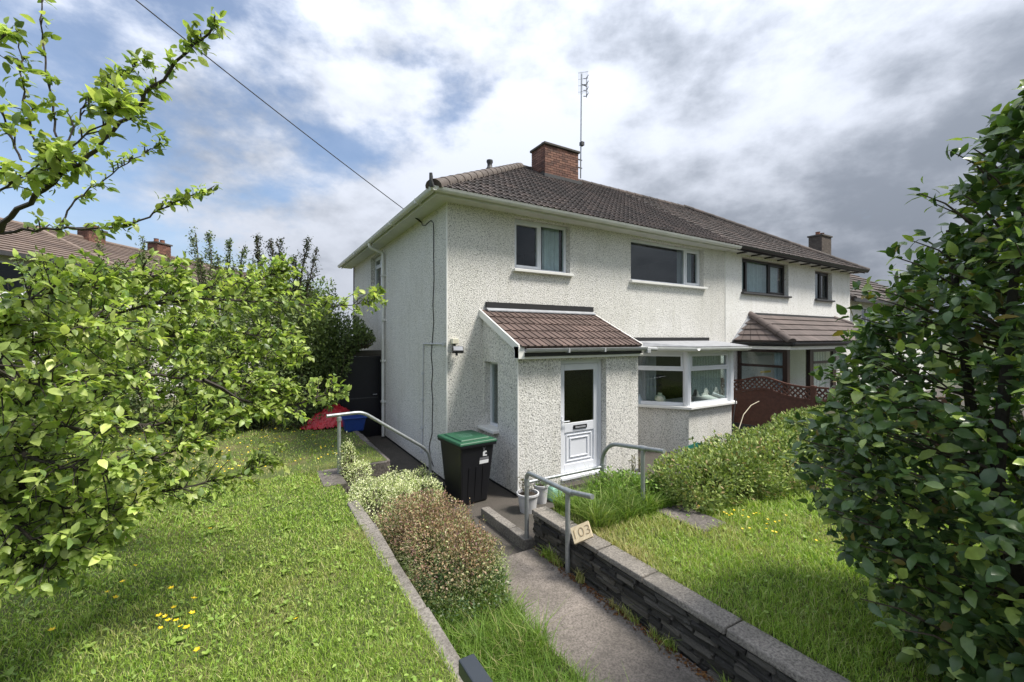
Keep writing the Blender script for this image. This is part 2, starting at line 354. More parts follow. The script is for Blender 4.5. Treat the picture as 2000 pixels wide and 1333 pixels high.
def leaf_cloud(name, P, D, Nn, S, C, mat, parent=None, T=LT2, kind='stuff'):
    V, _, _, _ = leaf_xf(P, D, Nn, S, T); n, k = V.shape[:2]
    F = (T[1][None] + (np.arange(n) * k)[:, None, None]).reshape(-1, 3)
    return np_mesh(name, V.reshape(-1, 3), F, mat, parent, np.repeat(C, k, axis=0), kind)
def palette(n, cols, w=None, var=0.18):
    c = np.array(cols, np.float32)[rng.choice(len(cols), n, p=w)]
    return c * rng.uniform(1 - var, 1 + var, (n, 1)).astype(np.float32)
_fr = [(unit(rng.normal(size=3)), rng.uniform(0, 6.28)) for _ in range(10)]
def wob(P, freq):
    s = 0
    for i, (d, ph) in enumerate(_fr): s = s + np.sin(P @ d * freq * (1 + 0.37 * i) + ph) / (1 + 0.25 * i)
    return s / 4.0
def blob(n, c, h, power=3.0, lump=0.12, freq=4.0, depth=0.15, zmin=None):
    d = unit(rng.normal(size=(n, 3))); q = d / (np.sum(np.abs(d) ** power, 1, keepdims=True) ** (1 / power))
    nr = unit(np.sign(q) * np.abs(q) ** (power - 1) / np.array(h)); h = np.array(h); c = np.array(c)
    P = c + q * h; P = P + nr * (lump * wob(P, freq))[:, None]
    P = P - nr * (depth * rng.random(n) ** 1.7)[:, None]
    if zmin is not None: k = P[:, 2] > zmin; P = P[k]; nr = nr[k]
    return P, nr
def leaf_dirs(nr, out=0.7, rnd=0.8, up=0.25, nup=0.7):
    n = len(nr); D = unit(nr * out + rng.normal(size=(n, 3)) * rnd * 0.6 + np.array([0, 0, up]))
    Nn = np.array([0, 0, nup]) + nr * 0.5 + rng.normal(size=(n, 3)) * 0.45
    return D, Nn
def text_mesh(s, size, ext=0.0):
    cu = bpy.data.curves.new('txt', 'FONT'); cu.body = s; cu.size = size; cu.extrude = ext; cu.offset = -size * 0.022; cu.align_x = 'CENTER'; cu.align_y = 'CENTER'
    o = bpy.data.objects.new('txt', cu); col.objects.link(o); dg = bpy.context.evaluated_depsgraph_get()
    me = bpy.data.meshes.new_from_object(o.evaluated_get(dg)); bpy.data.objects.remove(o); return me

# ================================================================== THE SETTING: GROUND
def sheet(name, x0, x1, y0, y1, zf, mat, nx=2, ny=2, label=None, kind='structure'):
    xs = np.linspace(x0, x1, nx + 1); ys = np.linspace(y0, y1, ny + 1)
    X, Y = np.meshgrid(xs, ys, indexing='ij'); Z = zf(X, Y) if callable(zf) else np.full_like(X, zf)
    V = np.stack([X, Y, Z], -1).reshape(-1, 3); F = []
    for i in range(nx):
        for j in range(ny):
            a = i * (ny + 1) + j; b = a + ny + 1; F += [(a, b, b + 1), (a, b + 1, a + 1)]
    o = np_mesh(name, V, F, mat); o['kind'] = kind; return o
def zl(X, Y):       # left lawn height
    P = np.stack([np.asarray(X, float), np.asarray(Y, float), np.zeros_like(np.asarray(X, float))], -1)
    return 0.425 - 0.006 * np.clip(Y, -9, 9) + 0.018 * wob(P, 1.1)
def zr(X, Y):       # right lawn height
    P = np.stack([np.asarray(X, float), np.asarray(Y, float), np.zeros_like(np.asarray(X, float))], -1)
    return 0.43 + 0.015 * wob(P, 1.4)
sheet('ground', -600, 1200, -300, 1500, -0.45, 'far_ground', 8, 8)
sheet('lawn', -16, -1.955, -8.6, 0.42, zl, 'lawn_ground', 50, 36)
sheet('lawn', -16, -0.98, 0.42, 13, zl, 'lawn_ground', 50, 40)
sheet('lawn', 0.20, 8.3, -9.0, -2.86, zr, 'lawn_ground', 34, 26)
sheet('planting_bed', -1.83, -0.93, -8.6, 0.42, lambda X, Y: 0.05 + 0.03 * np.sin(X * 9 + Y * 3), 'soil', 10, 40)
MB().box((-0.95, -8.8, -0.4), (-0.03, -2.95, 0.03)).build('path', 'path_concrete')['kind'] = 'structure'
MB().box((-0.95, -2.945, -0.4), (8.3, -0.0, -0.05)).build('paving', 'dark_concrete')['kind'] = 'structure'
MB().box((-0.95, 0.003, -0.4), (0.02, 4.75, -0.06)).build('side_passage', 'dark_concrete')['kind'] = 'structure'
sheet('neighbour_ground', 8.45, 40, -9, 0, 0.02, 'dark_concrete', 4, 4)

# ================================================================== THE HOUSE
W, DEP, HT = 8.66, 8.64, 5.19
house = thing('semi_detached_house', (0, 0, 0), 'near half of the pebbledashed pair, with white windows, tiled porch and brick chimney', 'house')
def wall_face(mb, O, U, Nn, u1, z0, z1, holes, t=0.26):
    us = sorted({0.0, u1, *[h[0] for h in holes], *[h[1] for h in holes]}); zs = sorted({z0, z1, *[h[2] for h in holes], *[h[3] for h in holes]})
    O = Vector(O); U = Vector(U); Nn = Vector(Nn); Z = Vector((0, 0, 1))
    P = lambda u, n, z: O + U * u + Nn * n + Z * z
    inh = lambda u, z: any(h[0] < u < h[1] and h[2] < z < h[3] for h in holes)
    for a, b in zip(us, us[1:]):
        for c, d in zip(zs, zs[1:]):
            if not inh((a + b) / 2, (c + d) / 2):
                mb.poly([P(a, 0, c), P(b, 0, c), P(b, 0, d), P(a, 0, d)]); mb.poly([P(a, -t, c), P(a, -t, d), P(b, -t, d), P(b, -t, c)])
    for h in holes:
        a, b, c, d = h[:4]
        for q in ([P(a, 0, c), P(a, 0, d), P(a, -t, d), P(a, -t, c)], [P(b, 0, c), P(b, -t, c), P(b, -t, d), P(b, 0, d)],
                  [P(a, 0, c), P(a, -t, c), P(b, -t, c), P(b, 0, c)], [P(a, 0, d), P(b, 0, d), P(b, -t, d), P(a, -t, d)]): mb.poly(q)
FX, FN = (1, 0, 0), (0, -1, 0); SX, SN = (0, 1, 0), (-1, 0, 0)
w = MB()
wall_face(w, (0, 0, 0), FX, FN, W, 0, HT, [(1.466, 2.905, 4.04, 5.11), (4.787, 7.66, 4.04, 5.10), (4.95, 7.35, 1.0, 2.36), (1.75, 2.65, -0.0001, 2.1)])
wall_face(w, (0, 0, 0), SX, SN, DEP, 0, HT, [(4.55, 5.97, 4.05, 5.07)])
w.box((0, DEP, 0), (W, DEP - 0.2, HT)); w.box((W - 0.2, 0.26, 0), (W - 0.05, DEP - 0.2, HT))
wall = w.build('wall', 'render', house)
MB().box((0.02, 0.02, -0.35), (W - 0.02, DEP, -0.002)).build('plinth', 'plinth', house)
MB().box((0.26, 0.26, 2.5), (W - 0.26, DEP - 0.2, 2.62)).build('floor', 'room', house)
def room(name, x0, x1, y0, y1, z0, z1):  # added lining box; its dark colour stands in for the unlit interior
    m = MB(); m.poly([(x0, y1, z0), (x1, y1, z0), (x1, y1, z1), (x0, y1, z1)]); m.poly([(x0, y0, z0), (x0, y1, z0), (x0, y1, z1), (x0, y0, z1)]); m.poly([(x1, y0, z0), (x1, y0, z1), (x1, y1, z1), (x1, y1, z0)])
    m.poly([(x0, y0, z0), (x1, y0, z0), (x1, y1, z0), (x0, y1, z0)]); m.poly([(x0, y0, z1), (x0, y1, z1), (x1, y1, z1), (x1, y0, z1)]); m.build(name, 'room', house)
room('upstairs_room', 0.27, 3.9, 0.262, 3.4, 2.63, HT - 0.03); room('upstairs_room', 3.95, W - 0.262, 0.262, 3.4, 2.63, HT - 0.03); room('downstairs_room', 0.27, W - 0.262, 0.262, 4.0, 0.02, 2.49)
bd = MB().box((-0.012, -0.012, 0.004), (0.012, 0.012, HT - 0.02))
bd.build('corner_bead', 'white_paint', house)
MB().box((W - 0.012, -0.012, 0.0), (W + 0.012, 0.05, HT - 0.02)).build('party_bead', 'white_paint', house)

def window(root, O, U, Nn, u0, u1, z0, z1, inset, splits=(), mat='upvc', fw=0.065, transom=None, sill=True, sillmat='white_paint', opening=(), curtains=(), cmat='curtain_grey', sill_out=0.09, sill_ext=0.05, pane='glass'):
    f = MB(); a, b = -inset - 0.07, -inset
    ws = MB(); fb = lambda mb, *q: mb.fbox(O, U, Nn, *q)
    fb(f, u0, u1, z1 - fw, z1, a, b); fb(f, u0, u1, z0, z0 + fw, a, b); fb(f, u0, u0 + fw, z0 + fw, z1 - fw, a, b); fb(f, u1 - fw, u1, z0 + fw, z1 - fw, a, b)
    edges = [u0 + fw] + [q for s_ in splits for q in (u0 + s_ * (u1 - u0) - fw * 0.45, u0 + s_ * (u1 - u0) + fw * 0.45)] + [u1 - fw]
    for s_ in splits:
        m = u0 + s_ * (u1 - u0); fb(f, m - fw * 0.45, m + fw * 0.45, z0 + fw, z1 - fw, a + 0.004, b + 0.002)
    o = f.build('window', mat, root, bevel=0.006)
    lights = [(edges[2 * i], edges[2 * i + 1]) for i in range(len(splits) + 1)]
    for i, (p, q) in enumerate(lights):
        rows = [(z0 + fw, z1 - fw)]
        if transom and (transom[1] is None or i in transom[1]):
            zt = z0 + transom[0] * (z1 - z0); rows = [(z0 + fw, zt - fw * 0.4), (zt + fw * 0.4, z1 - fw)]
            fb(t := MB(), p, q, zt - fw * 0.4, zt + fw * 0.4, a + 0.006, b + 0.003); t.build('transom', mat, o, bevel=0.005)
        for k, (c, d) in enumerate(rows):
            e = 0.0
            if (i, k) in opening or (i, None) in opening:
                e = 0.048; s = MB(); h = b + 0.014
                fb(s, p, q, d - e, d, a + 0.01, h); fb(s, p, q, c, c + e, a + 0.01, h); fb(s, p, p + e, c + e, d - e, a + 0.01, h); fb(s, q - e, q, c + e, d - e, a + 0.01, h)
                s.build('sash', mat, o, bevel=0.005)
            g = MB(); fb(g, p + e, q - e, c + e, d - e, (a + b) / 2 - 0.006, (a + b) / 2 + 0.006); g.build('pane', pane, o)
    if sill:
        s = MB(); fb(s, u0 - sill_ext, u1 + sill_ext, z0 - 0.055, z0 + 0.002, -inset - 0.02, sill_out); s.build('sill', sillmat, o, bevel=0.008)
    for (p, q) in curtains:
        n = max(6, int((q - p) / 0.03)); c = MB(); vs = []
        O_, U_, N_ = Vector(O), Vector(U), Vector(Nn)
        for k in range(n + 1):
            u = p + (q - p) * k / n; d = -inset - 0.2 + 0.03 * math.sin(u * 52) + 0.012 * math.sin(u * 23)
            vs += [O_ + U_ * u + N_ * d + Vector((0, 0, z0 - 0.02)), O_ + U_ * u + N_ * d + Vector((0, 0, z1))]
        c.add(vs, [(2 * k, 2 * k + 2, 2 * k + 3, 2 * k + 1) for k in range(n)]).build('curtain', cmat, o, smooth=True)
    return o
window(house, (0, 0, 0), FX, FN, 1.47, 2.90, 4.045, 5.105, 0.13, (0.5,), opening=((0, None),), curtains=((2.40, 2.82), (1.52, 1.62)), cmat='curtain_pale')
window(house, (0, 0, 0), FX, FN, 4.79, 7.655, 4.045, 5.095, 0.13, (0.77,), opening=((1, None),), curtains=((6.98, 7.55),), cmat='curtain_grey')
window(house, (0, 0, 0), SX, SN, 4.555, 5.965, 4.055, 5.065, 0.13, (0.5,), transom=(0.68, None), opening=((0, 1), (1, 1)))

# eaves
def eaves(root, x0, x1, y0, side_len, gut, fas):
    MB().box((x0, -0.33, 5.155), (x1, -0.0, 5.175)).build('soffit', fas, root)
    MB().box((x0, -0.352, 5.13), (x1, -0.33, 5.27)).build('fascia', fas, root)
eaves(house, -0.33, W - 0.1, 0, 0, 'cream_trim', 'cream_trim')
MB().box((-0.33, 0.0, 5.155), (0.0, DEP + 0.3, 5.175)).build('soffit', 'cream_trim', house)
MB().box((-0.352, -0.352, 5.13), (-0.33, DEP + 0.3, 5.27)).build('fascia', 'cream_trim', house)
def gutter(root, p0, p1, out, mat, r=0.062, seg=9):
    p0, p1, out = Vector(p0), Vector(p1), Vector(out); vs = []; prof = []
    for k in range(seg + 1):
        a = math.pi * k / seg; prof.append((r * math.cos(a), -r * 1.05 * math.sin(a)))
    prof = [(r + 0.006, 0.012)] + prof + [(-r - 0.006, 0.012)]
    inner = [(x * 0.92, z * 0.92 + 0.004) for x, z in prof]
    loop = [out * x + Vector((0, 0, z)) for x, z in prof + inner[::-1]]
    return MB().prism([p0 + q for q in loop], p1 - p0).build('gutter', mat, root, smooth=True)
gutter(house, (-0.485, -0.42, 5.225), (W + 0.02, -0.42, 5.21), (0, 1, 0), 'cream_trim')
gutter(house, (-0.42, -0.485, 5.225), (-0.42, DEP + 0.3, 5.215), (1, 0, 0), 'cream_trim')
br = MB()
for y in (0.35, 2.1, 6.0, 7.6): MB().box((-0.492, y, 5.148), (-0.35, y + 0.05, 5.243)).build('gutter_bracket', 'cream_trim', house)
dp = MB().tube(arc([(-0.42, 4.3, 5.2), (-0.42, 4.3, 5.06), (-0.06, 4.3, 4.93), (-0.06, 4.3, 4.7), (-0.06, 4.3, -0.02)], 0.06), 0.042, 10)
dpo = dp.build('downpipe', 'cream_trim', house, smooth=True)
for z in (0.9, 2.0, 3.1, 4.3): MB().box((-0.115, 4.235, z), (-0.0, 4.365, z + 0.05)).build('pipe_clip', 'cream_trim', dpo)

# ---- roof
PIT = math.atan(0.62); cP, sP = math.cos(PIT), math.sin(PIT); E0 = 0.40; ZE = 5.255; RY = 4.32; ZR = ZE + 0.62 * (RY + E0)
def roof_sheet(root, xl, xr, hipl, hipr, mat):
    a = (xl, -E0, ZE); b = (xr, -E0, ZE); c = (xr, 2 * RY + E0, ZE); d = (xl, 2 * RY + E0, ZE)
    rl = (RY + xl + E0 if hipl else xl, RY, ZR); rr = (xr - RY - E0 if hipr else xr, RY, ZR)
    m = MB(); m.poly([a, b, rr, rl]); m.poly([c, d, rl, rr])
    if hipl: m.poly([d, a, rl])
    if hipr: m.poly([b, c, rr])
    return m.build('roof', mat, root)
roof = roof_sheet(house, -E0, W, True, False, 'roof_tile')
TW, TG = 0.30, 0.335
def tile_template(name, mat, rolls=True, w=TW, ln=0.40):
    prof = [(0, 0), (.105, 0), (.113, .017), (.142, .017), (.15, 0), (.255, 0), (.263, .017), (.292, .017), (.30, 0)] if rolls else [(0, 0), (w * .93, 0), (w * .94, .008), (w * .99, .008), (w, 0)]
    m = MB(); n = len(prof)
    m.add([(x, 0, z + .030) for x, z in prof] + [(x, ln, z + .006) for x, z in prof] + [(x, 0, z + .004) for x, z in prof],
          [(i, i + 1, n + i + 1, n + i) for i in range(n - 1)] + [(2 * n + i, 2 * n + i + 1, i + 1, i) for i in range(n - 1)])
    me = m.mesh(name); me.materials.append(M[mat]); return me
T_MAIN = tile_template('tile', 'roof_tile'); T_PORCH = tile_template('tile', 'porch_tile')
def slope_mat(u, s, x0=0.0, y0=-E0 - 0.04, z0=ZE - 0.012, pit=PIT):
    j = rng.normal(0, 0.003, 2)
    return Matrix.Translation((u, y0 + s * math.cos(pit), z0 + s * math.sin(pit) + abs(j[0]) * 0.5)) @ Matrix.Rotation(pit, 4, 'X') @ Matrix.Rotation(j[1], 4, 'Z')
def clip_mesh(me, mat4, pco, pno):
    bm = bmesh.new(); bm.from_mesh(me); bm.transform(mat4)
    bmesh.ops.bisect_plane(bm, geom=bm.verts[:] + bm.edges[:] + bm.faces[:], plane_co=pco, plane_no=pno, clear_outer=True)
    if not bm.faces: bm.free(); return None
    m2 = bpy.data.meshes.new('tile'); inv = mat4.inverted(); bm.transform(inv); bm.to_mesh(m2); bm.free(); m2.materials.append(me.materials[0]); return m2
def tile_slope(root, xl, xr, hipl, hipr, nmax, tm):
    """tiles of the front slope: the nmax that show largest are single objects, the rest one mesh"""
    cand = []; ns = int((RY + E0) / cP / TG) + 1
    for k in range(ns):
        s = k * TG; y = -E0 + s * cP
        if s > (RY + E0) / cP - 0.1: continue
        a = xl + (y + E0) if hipl else xl; b = xr - (y + E0) if hipr else xr
        i0 = math.floor((a - xl) / TW) - 1
        u = xl + i0 * TW
        while u < b:
            if u + TW > a - 0.05:
                mm = slope_mat(u, s); me = tm
                if hipl and u < a + 0.45: me = clip_mesh(tm, mm, Vector((xl, -E0, 0)), Vector((-1, 1, 0)))
                elif hipr and u + TW > b - 0.45: me = clip_mesh(tm, mm, Vector((xr, -E0, 0)), Vector((1, 1, 0)))
                elif u + TW > xr + 0.001: me = clip_mesh(tm, mm, Vector((xr, 0, 0)), Vector((1, 0, 0)))
                elif u < xl - 0.001: me = clip_mesh(tm, mm, Vector((xl, 0, 0)), Vector((-1, 0, 0)))
                if me: cand.append(((mm.translation - CAM).length, mm, me))
            u += TW
    cand.sort(key=lambda q: q[0])
    for d, mm, me in cand[:nmax]: piece('tile', me, mm, root)
    if len(cand) > nmax:
        m = MB()
        for d, mm, me in cand[nmax:]:
            m.add([mm @ v.co for v in me.vertices], [tuple(p.vertices) for p in me.polygons])
        o = m.build('tiles', 'roof_tile', root); o['kind'] = 'stuff'; return o
tile_slope(roof, -E0, W, True, False, 300, T_MAIN)
def half_round(p0, p1, r, mat, root, name, ln=0.42, drop=0.02):
    p0, p1 = Vector(p0), Vector(p1); L_ = (p1 - p0).length; n = max(1, round(L_ / ln)); d = (p1 - p0) / n
    t = d.normalized(); sd = t.cross(Vector((0, 0, 1))).normalized(); up = sd.cross(t)
    for i in range(n):
        a = p0 + d * i; m = MB(); vs = []
        for q, rr in ((0.0, r * 1.06), (1.04, r * 0.97)):
            for k in range(9):
                an = math.pi * (k / 8 * 1.1 - 0.05); vs.append(a + d * q + (sd * math.cos(an) + up * math.sin(an) * 0.85) * rr)
        m.add(vs, [(k, k + 1, 9 + k + 1, 9 + k) for k in range(8)] + [tuple(range(9))[::-1]]).build(name, mat, root, smooth=True)
half_round((-E0 - 0.02, -E0 - 0.02, ZE - 0.02), (RY, RY, ZR + 0.02), 0.145, 'hip_tile', roof, 'hip_tile')
half_round((RY - 0.05, RY, ZR - 0.01), (W, RY, ZR - 0.01), 0.12, 'roof_tile', roof, 'ridge_tile')
m = MB().tube([(-0.46, -0.46, 5.22), (-0.50, -0.50, 5.31), (-0.49, -0.49, 5.36), (-0.50, -0.5, 5.43)], [0.05, 0.03, 0.035, 0.028], 8)
m.build('hip_iron', 'lead', roof, smooth=True)
vp = MB().lathe((2.5, 2.98, 6.95), [(0.075, 0.0), (0.075, 0.28), (0.10, 0.30), (0.11, 0.34), (0.07, 0.40), (0.065, 0.47), (0.09, 0.53), (0.085, 0.58), (0.0, 0.58)], 14)
vp.build('roof_vent', 'lead', roof, smooth=True)

# ---- chimney with bricks
CX0, CX1, CY0, CY1, CZ0, CZ1 = 4.78, 6.13, 3.55, 4.30, 7.55, 8.74
chim = MB().box((CX0 + 0.006, CY0 + 0.006, CZ0 - 0.3), (CX1 - 0.006, CY1 - 0.006, CZ1)).build('chimney', 'mortar', house)
def brick_mesh(l):
    m = MB(); m.box((0, 0, 0), (l, 0.07, 0.064)); me = m.mesh('brick'); me.materials.append(M['brick']); return me
BL = {}
def lay(p0, U, Nn, length, z0, z1, root, jit=0.003):
    p0, U, Nn = Vector(p0), Vector(U), Vector(Nn); k = 0; z = z0
    while z < z1 - 0.02:
        u = 0.0; first = True
        while u < length - 0.01:
            l = 0.215
            if first and k % 2: l = 0.1025
            first = False; l = min(l, length - u); key = round(l, 3)
            if l > 0.03:
                me = BL.setdefault(key, brick_mesh(key))
                R3 = Matrix((U, -Nn, Vector((0, 0, 1)))).transposed().to_4x4()
                piece('brick', me, Matrix.Translation(p0 + U * u + Nn * (0.004 + random.uniform(0, jit)) + Vector((0, 0, z))) @ R3, root)
            u += l + 0.012
        z += 0.076; k += 1
lay((CX0, CY0, CZ0 + 0.04), (1, 0, 0), (0, -1, 0), CX1 - CX0, CZ0 + 0.04 - CZ0 - 0.04 + 0.0, CZ1 - CZ0 - 0.06, chim)
lay((CX0, CY1, CZ0 + 0.04), (0, -1, 0), (-1, 0, 0), CY1 - CY0 - 0.012, 0.35, CZ1 - CZ0 - 0.06, chim)
MB().box((CX0 - 0.05, CY0 - 0.05, CZ1), (CX1 + 0.05, CY1 + 0.05, CZ1 + 0.075)).build('chimney_cap', 'mortar', chim, bevel=0.015)
for x in (5.05, 5.42, 5.80): MB().lathe((x, 3.93, CZ1 + 0.07), [(0.15, 0), (0.13, 0.06), (0.115, 0.13), (0.13, 0.15), (0.12, 0.17), (0.0, 0.17)], 16).build('chimney_pot', 'lead', chim, smooth=True)
MB().box((CX0 - 0.08, CY0 - 0.09, 7.70), (CX1 + 0.08, CY0 - 0.012, 7.80)).build('flashing', 'lead', chim)

# ---- aerial
ae = thing('aerial', (6.36, 3.7, 8.1), 'tall thin television aerial on a pole strapped to the brick chimney', 'aerial')
MB().tube([(6.36, 3.7, 8.02), (6.40, 3.7, 11.55)], 0.022, 8).build('pole', 'galvanised', ae)
for z in (8.35, 8.62): MB().box((6.13, 3.685, z), (6.42, 3.715, z + 0.03)).build('bracket', 'lead', ae)
MB().box((6.34, 3.62, 9.12), (6.46, 3.74, 9.24)).build('amplifier', 'lead', ae)
g_ = MB()
for k in range(8): g_.tube([(6.50, 3.50 + k * 0.065, 10.80 + 0.03 * k), (6.50, 3.50 + k * 0.065, 11.58 + 0.03 * k)], 0.005, 4)
for k in range(4): g_.tube([(6.50, 3.48, 10.88 + k * 0.22), (6.50, 3.98, 11.10 + k * 0.22)], 0.006, 4)
g_.build('reflector', 'galvanised', ae)
bt = MB()
for k in range(4):
    z = 10.86 + k * 0.20; bt.tube([(6.60, 3.58, z + 0.06), (6.62, 3.70, z)], 0.014, 5); bt.tube([(6.62, 3.70, z), (6.60, 3.83, z + 0.06)], 0.014, 5)
bt.tube([(6.62, 3.7, 10.82), (6.62, 3.7, 11.5)], 0.012, 6)
bt.build('dipoles', 'lead', ae)
MB().tube([(6.40, 3.7, 11.2), (6.64, 3.7, 11.2)], 0.016, 6).build('boom', 'lead', ae)

# ---- porch
PX0, PX1, PY = 0.75, 3.64, -1.27
pw = MB()
wall_face(pw, (PX0, PY, 0), FX, FN, PX1 - PX0, 0.0, 2.33, [(1.66 - PX0, 2.765 - PX0, 0.07, 2.245)], 0.2)
zt = lambda y: 3.16 + y * 0.475           # underside of the porch roof
SW0, SW1, SZ0, SZ1 = -0.58, -0.06, 0.965, 2.195
def pslope(y0, y1, z0, z1f):
    pw.poly([(PX0, y0, z0), (PX0, y0, z1f(y0)), (PX0, y1, z1f(y1)), (PX0, y1, z0)])
pslope(0.0, SW1, 0, zt); pslope(SW0, PY, 0, zt); pw.poly([(PX0, SW1, SZ1), (PX0, SW1, zt(SW1)), (PX0, SW0, zt(SW0)), (PX0, SW0, SZ1)])
pw.poly([(PX0, SW1, 0), (PX0, SW1, SZ0), (PX0, SW0, SZ0), (PX0, SW0, 0)])
d_ = 0.2
pw.poly([(PX0, SW1, SZ0), (PX0, SW1, SZ1), (PX0 + d_, SW1, SZ1), (PX0 + d_, SW1, SZ0)]); pw.poly([(PX0, SW0, SZ0), (PX0 + d_, SW0, SZ0), (PX0 + d_, SW0, SZ1), (PX0, SW0, SZ1)])
pw.poly([(PX0, SW1, SZ1), (PX0, SW0, SZ1), (PX0 + d_, SW0, SZ1), (PX0 + d_, SW1, SZ1)]); pw.poly([(PX0, SW1, SZ0), (PX0 + d_, SW1, SZ0), (PX0 + d_, SW0, SZ0), (PX0, SW0, SZ0)])
pw.poly([(PX1, PY, 0), (PX1, 0, 0), (PX1, 0, zt(0)), (PX1, PY, zt(PY))])
pw.build('porch_wall', 'render', house)
MB().box((PX0 + 0.02, PY + 0.02, -0.35), (PX1 - 0.02, -0.002, -0.002)).build('porch_plinth', 'plinth', house)
MB().box((PX0 - 0.011, PY - 0.011, 0.004), (PX0 + 0.011, PY + 0.011, 2.31)).build('corner_bead', 'white_paint', house)
window(house, (PX0, 0, 0), (0, -1, 0), (-1, 0, 0), -SW1 + 0.002, -SW0 - 0.002, SZ0 + 0.002, SZ1 - 0.002, 0.12, (), fw=0.05, sill_out=0.13, curtains=((0.12, 0.5),), cmat='blind')
PPIT = math.atan(0.475)
prf = MB().prism([(PX0 - 0.05, -0.0, 3.17), (PX0 - 0.05, -1.40, 2.505), (PX0 - 0.05, -1.40, 2.44), (PX0 - 0.05, 0, 3.10)], (PX1 - PX0 + 0.02, 0, 0)).build('porch_roof', 'porch_tile', house)
for k in range(5):
    for i in range(10):
        u = PX0 - 0.04 + i * 0.282
        mm = slope_mat(u, k * 0.315, 0, -1.46, 2.485, PPIT) @ Matrix.Diagonal((0.94, 0.93, 1, 1)); piece('tile', T_PORCH, mm, prf)
MB().prism([(PX0 - 0.085, 0.0, 3.20), (PX0 - 0.085, -1.42, 2.53), (PX0 - 0.085, -1.42, 2.31), (PX0 - 0.085, -1.30, 2.31), (PX0 - 0.085, -1.30, 2.45), (PX0 - 0.085, 0, 3.06)], (0.03, 0, 0)).build('bargeboard', 'white_paint', house)
MB().prism([(PX1 - 0.06, 0.0, 3.20), (PX1 - 0.06, -1.42, 2.53), (PX1 - 0.06, -1.42, 2.40), (PX1 - 0.06, 0, 3.06)], (0.03, 0, 0)).build('bargeboard', 'white_paint', house)
MB().box((PX0 - 0.085, -1.43, 2.30), (PX0 + 0.03, -1.28, 2.50)).build('bargeboard_end', 'white_paint', house)
MB().box((0.80, -0.05, 3.235), (3.545, -0.001, 3.345)).build('flashing', 'black_flash', house)
MB().prism([(0.80, -0.045, 3.232), (0.80, -0.12, 3.185), (0.80, -0.12, 3.165), (0.80, -0.0, 3.215)], (2.745, 0, 0)).build('flashing_apron', 'lead_light', house)
MB().box((PX0, -1.385, 2.335), (PX1 - 0.02, -1.27, 2.45)).build('porch_eaves_strip', 'black_plastic', house)  # black strip: shade of the gap under the gutter put into the colour
gutter(house, (PX0 + 0.02, -1.45, 2.455), (PX1 + 0.02, -1.45, 2.45), (0, 1, 0), 'gutter_grey', 0.052)
for x in (1.65, 2.5): MB().box((x, -1.51, 2.39), (x + 0.035, -1.395, 2.47)).build('gutter_bracket', 'gutter_grey', house)
MB().tube(arc([(PX1 - 0.15, -1.45, 2.44), (PX1 + 0.28, -1.45, 2.42), (PX1 + 0.34, -1.43, 2.42)], 0.05), 0.045, 10).build('gutter_outlet', 'gutter_grey', house, smooth=True)
MB().box((PX1 + 0.02, -1.50, 2.34), (PX1 + 0.12, -1.40, 2.42)).build('gutter_union', 'gutter_grey', house, bevel=0.01)
MB().box((PX0 - 0.02, -1.355, 2.285), (PX1 + 0.06, -1.268, 2.332)).build('soffit_board', 'white_paint', house, bevel=0.006)
# door
DX0, DX1, DYF = 1.665, 2.76, PY + 0.13
dr = MB(); O = (0, DYF, 0)
for q in ((DX0, DX0 + 0.075, 0.12, 2.24), (DX1 - 0.075, DX1, 0.12, 2.24), (DX0 + 0.075, DX1 - 0.075, 2.165, 2.24)): dr.fbox(O, FX, FN, *q, -0.07, 0.0)
door = dr.build('door', 'upvc', house, bevel=0.006)
lf = MB(); a, b = DX0 + 0.078, DX1 - 0.078
for q in ((a, a + 0.11, 0.13, 2.16), (b - 0.11, b, 0.13, 2.16), (a + 0.11, b - 0.11, 2.04, 2.16), (a + 0.11, b - 0.11, 0.885, 1.06), (a + 0.11, b - 0.11, 0.13, 0.30)): lf.fbox(O, FX, FN, *q, -0.06, -0.012)
lf.build('door_leaf', 'upvc', door, bevel=0.008)
MB().fbox(O, FX, FN, a + 0.11, b - 0.11, 1.06, 2.04, -0.042, -0.030).build('pane', 'door_glass', door)
pn = MB(); pn.fbox(O, FX, FN, a + 0.11, b - 0.11, 0.30, 0.885, -0.05, -0.034)
pn.build('door_panel', 'upvc', door)
for i, (e, h) in enumerate(((0.05, -0.018), (0.10, -0.030), (0.135, -0.016), (0.17, -0.028))):
    p, q, r_, s_ = a + 0.11 + e, b - 0.11 - e, 0.30 + e * 0.8, 0.885 - e * 0.8
    if i % 2 == 0:
        m = MB(); t = 0.026
        m.fbox(O, FX, FN, p, q, s_ - t, s_, -0.036, h); m.fbox(O, FX, FN, p, q, r_, r_ + t, -0.036, h); m.fbox(O, FX, FN, p, p + t, r_ + t, s_ - t, -0.036, h); m.fbox(O, FX, FN, q - t, q, r_ + t, s_ - t, -0.036, h)
        m.build('panel_moulding', 'upvc', door, bevel=0.01)
MB().fbox(O, FX, FN, 2.06, 2.39, 0.935, 1.01, -0.014, 0.004).build('letterbox', 'black_plastic', door, bevel=0.006)
MB().fbox(O, FX, FN, 2.10, 2.35, 0.955, 0.985, 0.004, 0.009).build('letterbox_flap', 'lead_light', door)
hd = MB(); hd.fbox(O, FX, FN, a + 0.035, a + 0.07, 0.98, 1.20, -0.012, 0.002); hd.tube([(a + 0.05, DYF - 0.002, 1.11), (a + 0.05, DYF - 0.05, 1.11), (a + 0.18, DYF - 0.05, 1.11)], 0.011, 8)
hd.build('handle', 'upvc', door, smooth=True)
MB().box((DX0 + 0.0, PY - 0.03, 0.072), (DX1, DYF + 0.07, 0.12)).build('threshold', 'upvc', door, bevel=0.008)
